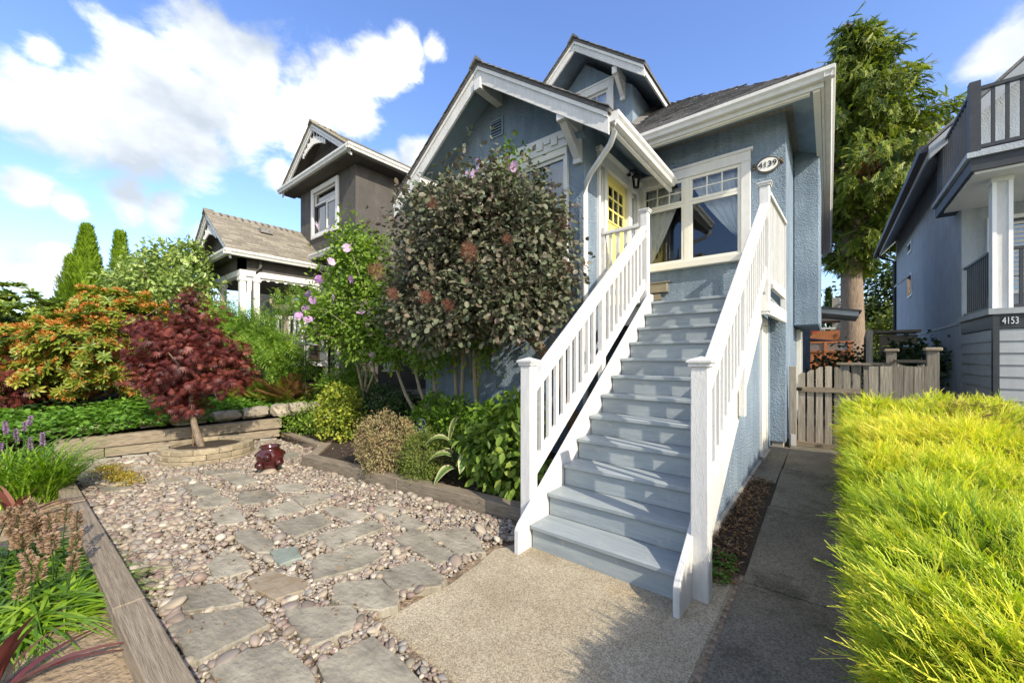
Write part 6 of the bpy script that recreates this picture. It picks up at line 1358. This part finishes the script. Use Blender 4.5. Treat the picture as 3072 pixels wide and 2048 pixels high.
# ---- golden thread cypress hedge along the side path
hg = thing('thread_cypress_hedge', 'low golden yellow thread cypress hedge along the side path', 'hedge', (1.2, 3.5, .1))
HX = lambda y: .13 + .004*y
def hz(x, y):
    e = np.clip((x - HX(y))/.22, 0, 1)
    return .665 + .058*y + .07*np.sin(x*4.1 + y*2.3)*np.sin(y*3.3 - x*1.7) + .05*np.sin(x*9 + y*7)*np.sin(y*11 - x*5) - .16*(1 - e)**2 + .05*np.sin(y*1.1 + x)
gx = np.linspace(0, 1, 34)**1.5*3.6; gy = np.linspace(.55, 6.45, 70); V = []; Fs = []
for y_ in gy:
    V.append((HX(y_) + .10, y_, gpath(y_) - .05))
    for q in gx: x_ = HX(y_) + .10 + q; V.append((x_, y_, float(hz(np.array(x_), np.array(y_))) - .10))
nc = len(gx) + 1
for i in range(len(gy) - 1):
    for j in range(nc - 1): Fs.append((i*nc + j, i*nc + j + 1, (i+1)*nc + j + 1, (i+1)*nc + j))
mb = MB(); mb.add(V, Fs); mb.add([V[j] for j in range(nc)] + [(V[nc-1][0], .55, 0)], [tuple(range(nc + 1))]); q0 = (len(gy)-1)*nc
mb.add([V[q0 + j] for j in range(nc)] + [(V[q0 + nc - 1][0], 6.45, .1)], [tuple(range(nc, -1, -1))]); mb.build('inner_light_block', 'hedge_inside', hg, smooth=True)  # solid dark mound added under the sprays to block light
n = 35000; y_ = .62 + 5.8*rng.random(n)**.9; wv = .42 + .26*y_; q = rng.random(n)**1.1; x_ = HX(y_) + .02 + q*wv*np.where(rng.random(n) < .93, 1, 2.2)
z_ = hz(x_, y_) - .09 - .05*rng.random(n); P = np.stack([x_, y_, z_], 1)
lean = np.exp(-(x_ - HX(y_))/.22); flow = np.sin(x_*3.1 + y_*1.9) ; flow2 = np.cos(x_*2.3 - y_*2.7)
d = np.stack([-.75*lean + .45*flow - .05, -.25 + .45*flow2, .75 - .25*lean], 1) + rng.normal(0, .5, (n, 3))
patch = .5 + .5*np.sin(x_*1.9 + .7)*np.sin(y_*1.45 + .9)
rn = np.clip(.10 + .40*patch + .62*rng.random(n)**1.1 - .10*(rng.random(n) < .3), 0, 1)
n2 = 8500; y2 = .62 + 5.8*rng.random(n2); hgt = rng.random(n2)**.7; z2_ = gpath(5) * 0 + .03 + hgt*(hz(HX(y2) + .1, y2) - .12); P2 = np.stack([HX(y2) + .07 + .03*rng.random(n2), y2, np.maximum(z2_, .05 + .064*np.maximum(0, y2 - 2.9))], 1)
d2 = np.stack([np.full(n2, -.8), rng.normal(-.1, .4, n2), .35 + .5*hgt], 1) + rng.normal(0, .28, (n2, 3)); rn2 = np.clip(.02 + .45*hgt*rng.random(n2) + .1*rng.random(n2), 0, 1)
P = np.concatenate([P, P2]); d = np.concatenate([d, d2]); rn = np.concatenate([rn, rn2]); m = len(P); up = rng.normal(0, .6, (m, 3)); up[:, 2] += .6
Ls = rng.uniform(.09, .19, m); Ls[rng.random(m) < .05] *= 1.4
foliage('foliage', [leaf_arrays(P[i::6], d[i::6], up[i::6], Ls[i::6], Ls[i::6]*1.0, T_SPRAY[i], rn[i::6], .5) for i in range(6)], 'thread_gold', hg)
# dead twigs showing in the hedge
n = 420; yk = rng.choice([3.3, 5.3, 5.6], n) + rng.normal(0, .14, n); xk = np.where(yk < 4.4, .98, 1.05) + rng.normal(0, .14, n); P = np.stack([xk, yk, hz(xk, yk) - .05 + .04*rng.random(n)], 1); d = rng.normal(0, 1, (n, 3)); d[:, 2] = .3
foliage('dead_twigs', leaf_arrays(P, d, rng.normal(size=(n, 3)), .12, .12, T_SPRAY[0], rng.random(n)), 'litter_leaf', hg)

# ================================================================== SMALL THINGS
px_, py_ = -5.76, 2.03
pt = thing('strawberry_pot', 'glazed maroon pot with side pockets standing on the pebbles', 'pot', (px_, py_, .02))
MB().lathe([(.085, .0), (.098, .015), (.085, .03), (.11, .07), (.15, .15), (.162, .21), (.15, .26), (.118, .295), (.105, .31), (.118, .335), (.124, .345), (.105, .346), (.092, .325), (.085, .25), (.02, .25)], (px_, py_, .015), 28).build('body', 'glaze', pt, smooth=True)
MB().lathe([(.09, .255), (.001, .262)], (px_, py_, .015), 20).build('soil', 'soil_dark', pt)
for a, z_ in ((-2.6, .2), (-1.15, .11), (.3, .13), (-.5, .215), (1.9, .2)):
    ca, sa = math.cos(a), math.sin(a); b = Vector((px_ + .125*ca, py_ + .125*sa, z_)); e = Vector((ca, sa, .75)).normalized()
    MB().tube([b, b + e*.05, b + e*.075, b + e*.08, b + e*.055], [.036, .048, .05, .041, .036], 12).build('pocket', 'glaze', pt, smooth=True)
    MB().tube([b + e*.056, b + e*.062], [.038, .038], 10).build('pocket_soil', 'soil_dark', pt)
sg = thing('yard_sign', 'blue octagonal security sign on a stake in the shrub bed', 'sign', (-4.98, 3.9, .1))
def oct_(s, y_): return [(-4.98 + s*x_, y_, .44 + s*z_) for x_, z_ in ((-.5,-1),(.5,-1),(.95,-.45),(.95,.3),(.42,1),(-.42,1),(-.95,.3),(-.95,-.45))]
MB().prism(oct_(.125, 3.90), (0, .008, 0)).build('border', 'letter_white', sg); MB().prism(oct_(.116, 3.8995), (0, -.004, 0)).build('face', 'sign_blue', sg)
for z_, w_ in ((.49, .055), (.455, .07), (.40, .075), (.375, .06)): box('lettering', 'letter_white', sg, -4.98 - w_, -4.98 + w_, 3.8925, 3.8945, z_, z_ + .012)
box('stake', 'metal_black', sg, -4.99, -4.97, 3.901, 3.915, .05, .4)
for o in sg.children:
    pass
ur = thing('garden_lantern', 'stone lantern with snowy white cap standing by the brown house', 'lantern', (-8.15, 4.75, .4))
ux, uy = -8.15, 4.75
MB().lathe([(.12, -.1), (.13, .25), (.17, .3), (.18, .5), (.15, .52)], (ux, uy, .4), 14).build('body', 'urn_green', ur, smooth=True)
for z_ in (.92, .98, 1.04): MB().lathe([(.17, 0), (.20, .02), (.17, .04)], (ux, uy, z_), 14).build('tier', 'urn_green', ur, smooth=True)
MB().lathe([(.19, 0), (.18, .04), (.10, .09), (.05, .13), (.001, .16)], (ux, uy, 1.08), 14).build('cap', 'urn_white', ur, smooth=True)
# litter in the strip beside the stairs
n = 1500; x_ = rng.uniform(-.78, -.5, n); y_ = rng.uniform(2.95, 5.3, n); P = np.stack([x_, y_, .064*(y_ - 2.9) + rng.uniform(-.015, .02, n)], 1); d = rng.normal(size=(n, 3)); d[:, 2] *= .3; up = rng.normal(0, .5, (n, 3)); up[:, 2] += 1
structure(foliage('leaf_litter', leaf_arrays(P, d, up, rng.uniform(.015, .05, n), .014, T_OVAL, rng.random(n)), 'litter_leaf', None), 'stuff')
scatter_leaves('weeds', (-.74, -.52), (2.92, 3.35), 260, lambda x, y: .0*x, .03, .02, 'leaf_cover', .06)
n = 900; x_ = rng.uniform(-8, -2, n); y_ = rng.uniform(2.6, 4.7, n); k = y_ > 2.78 + .1*(x_ + 5.7)*0; P = np.stack([x_, y_, np.full(n, .115)], 1)[k]; d = rng.normal(size=P.shape); d[:, 2] *= .3; up = rng.normal(0, .4, P.shape); up[:, 2] += 1
structure(foliage('leaf_litter', leaf_arrays(P, d, up, .045, .02, T_OVAL, rng.random(len(P))), 'litter_leaf', None), 'stuff')
x, y = rng.uniform(-4.2, -.9, 900), rng.uniform(-1.2, .3, 900); pebbles('soil_stones', x, y, .0 + .02*rng.random(900), .012 + .03*rng.random(900)**4, 1, mat='soil_light')
# far tree line closing the view
n = 9000; x_ = rng.uniform(-60, 60, n); a = np.sin(x_*.21)*1.2 + np.sin(x_*.63)*.8; z_ = rng.random(n)**.7*(2.4 + .5*a); P = np.stack([x_, 52 + rng.normal(0, 2.5, n), z_], 1)
structure(foliage('tree_line', leaf_arrays(P, rng.normal(size=(n, 3)), rng.normal(size=(n, 3)), 1.3, .9, T_OVAL, rng.random(n)), 'leaf_backtree', None), 'stuff')
n = 9000; y_ = rng.uniform(-45, 52, n); a = np.sin(y_*.21)*.8 + np.sin(y_*.63)*.5; z_ = rng.random(n)**.7*(3.4 + a); P = np.stack([-42 + rng.normal(0, 2, n), y_, z_], 1)
structure(foliage('tree_line', leaf_arrays(P, rng.normal(size=(n, 3)), rng.normal(size=(n, 3)), 1.1, .8, T_OVAL, rng.random(n)), 'leaf_backtree', None), 'stuff')
n = 420; x_ = rng.uniform(-8, -2.1, n); y_ = rng.uniform(.45, 2.5, n); P = np.stack([x_, y_, np.full(n, .045)], 1); d = rng.normal(size=P.shape); d[:, 2] *= .3; up = rng.normal(0, .4, P.shape); up[:, 2] += 1
structure(foliage('leaf_litter', leaf_arrays(P, d, up, rng.uniform(.015, .04, n), .014, T_OVAL, rng.random(n)), 'litter_leaf', None), 'stuff')
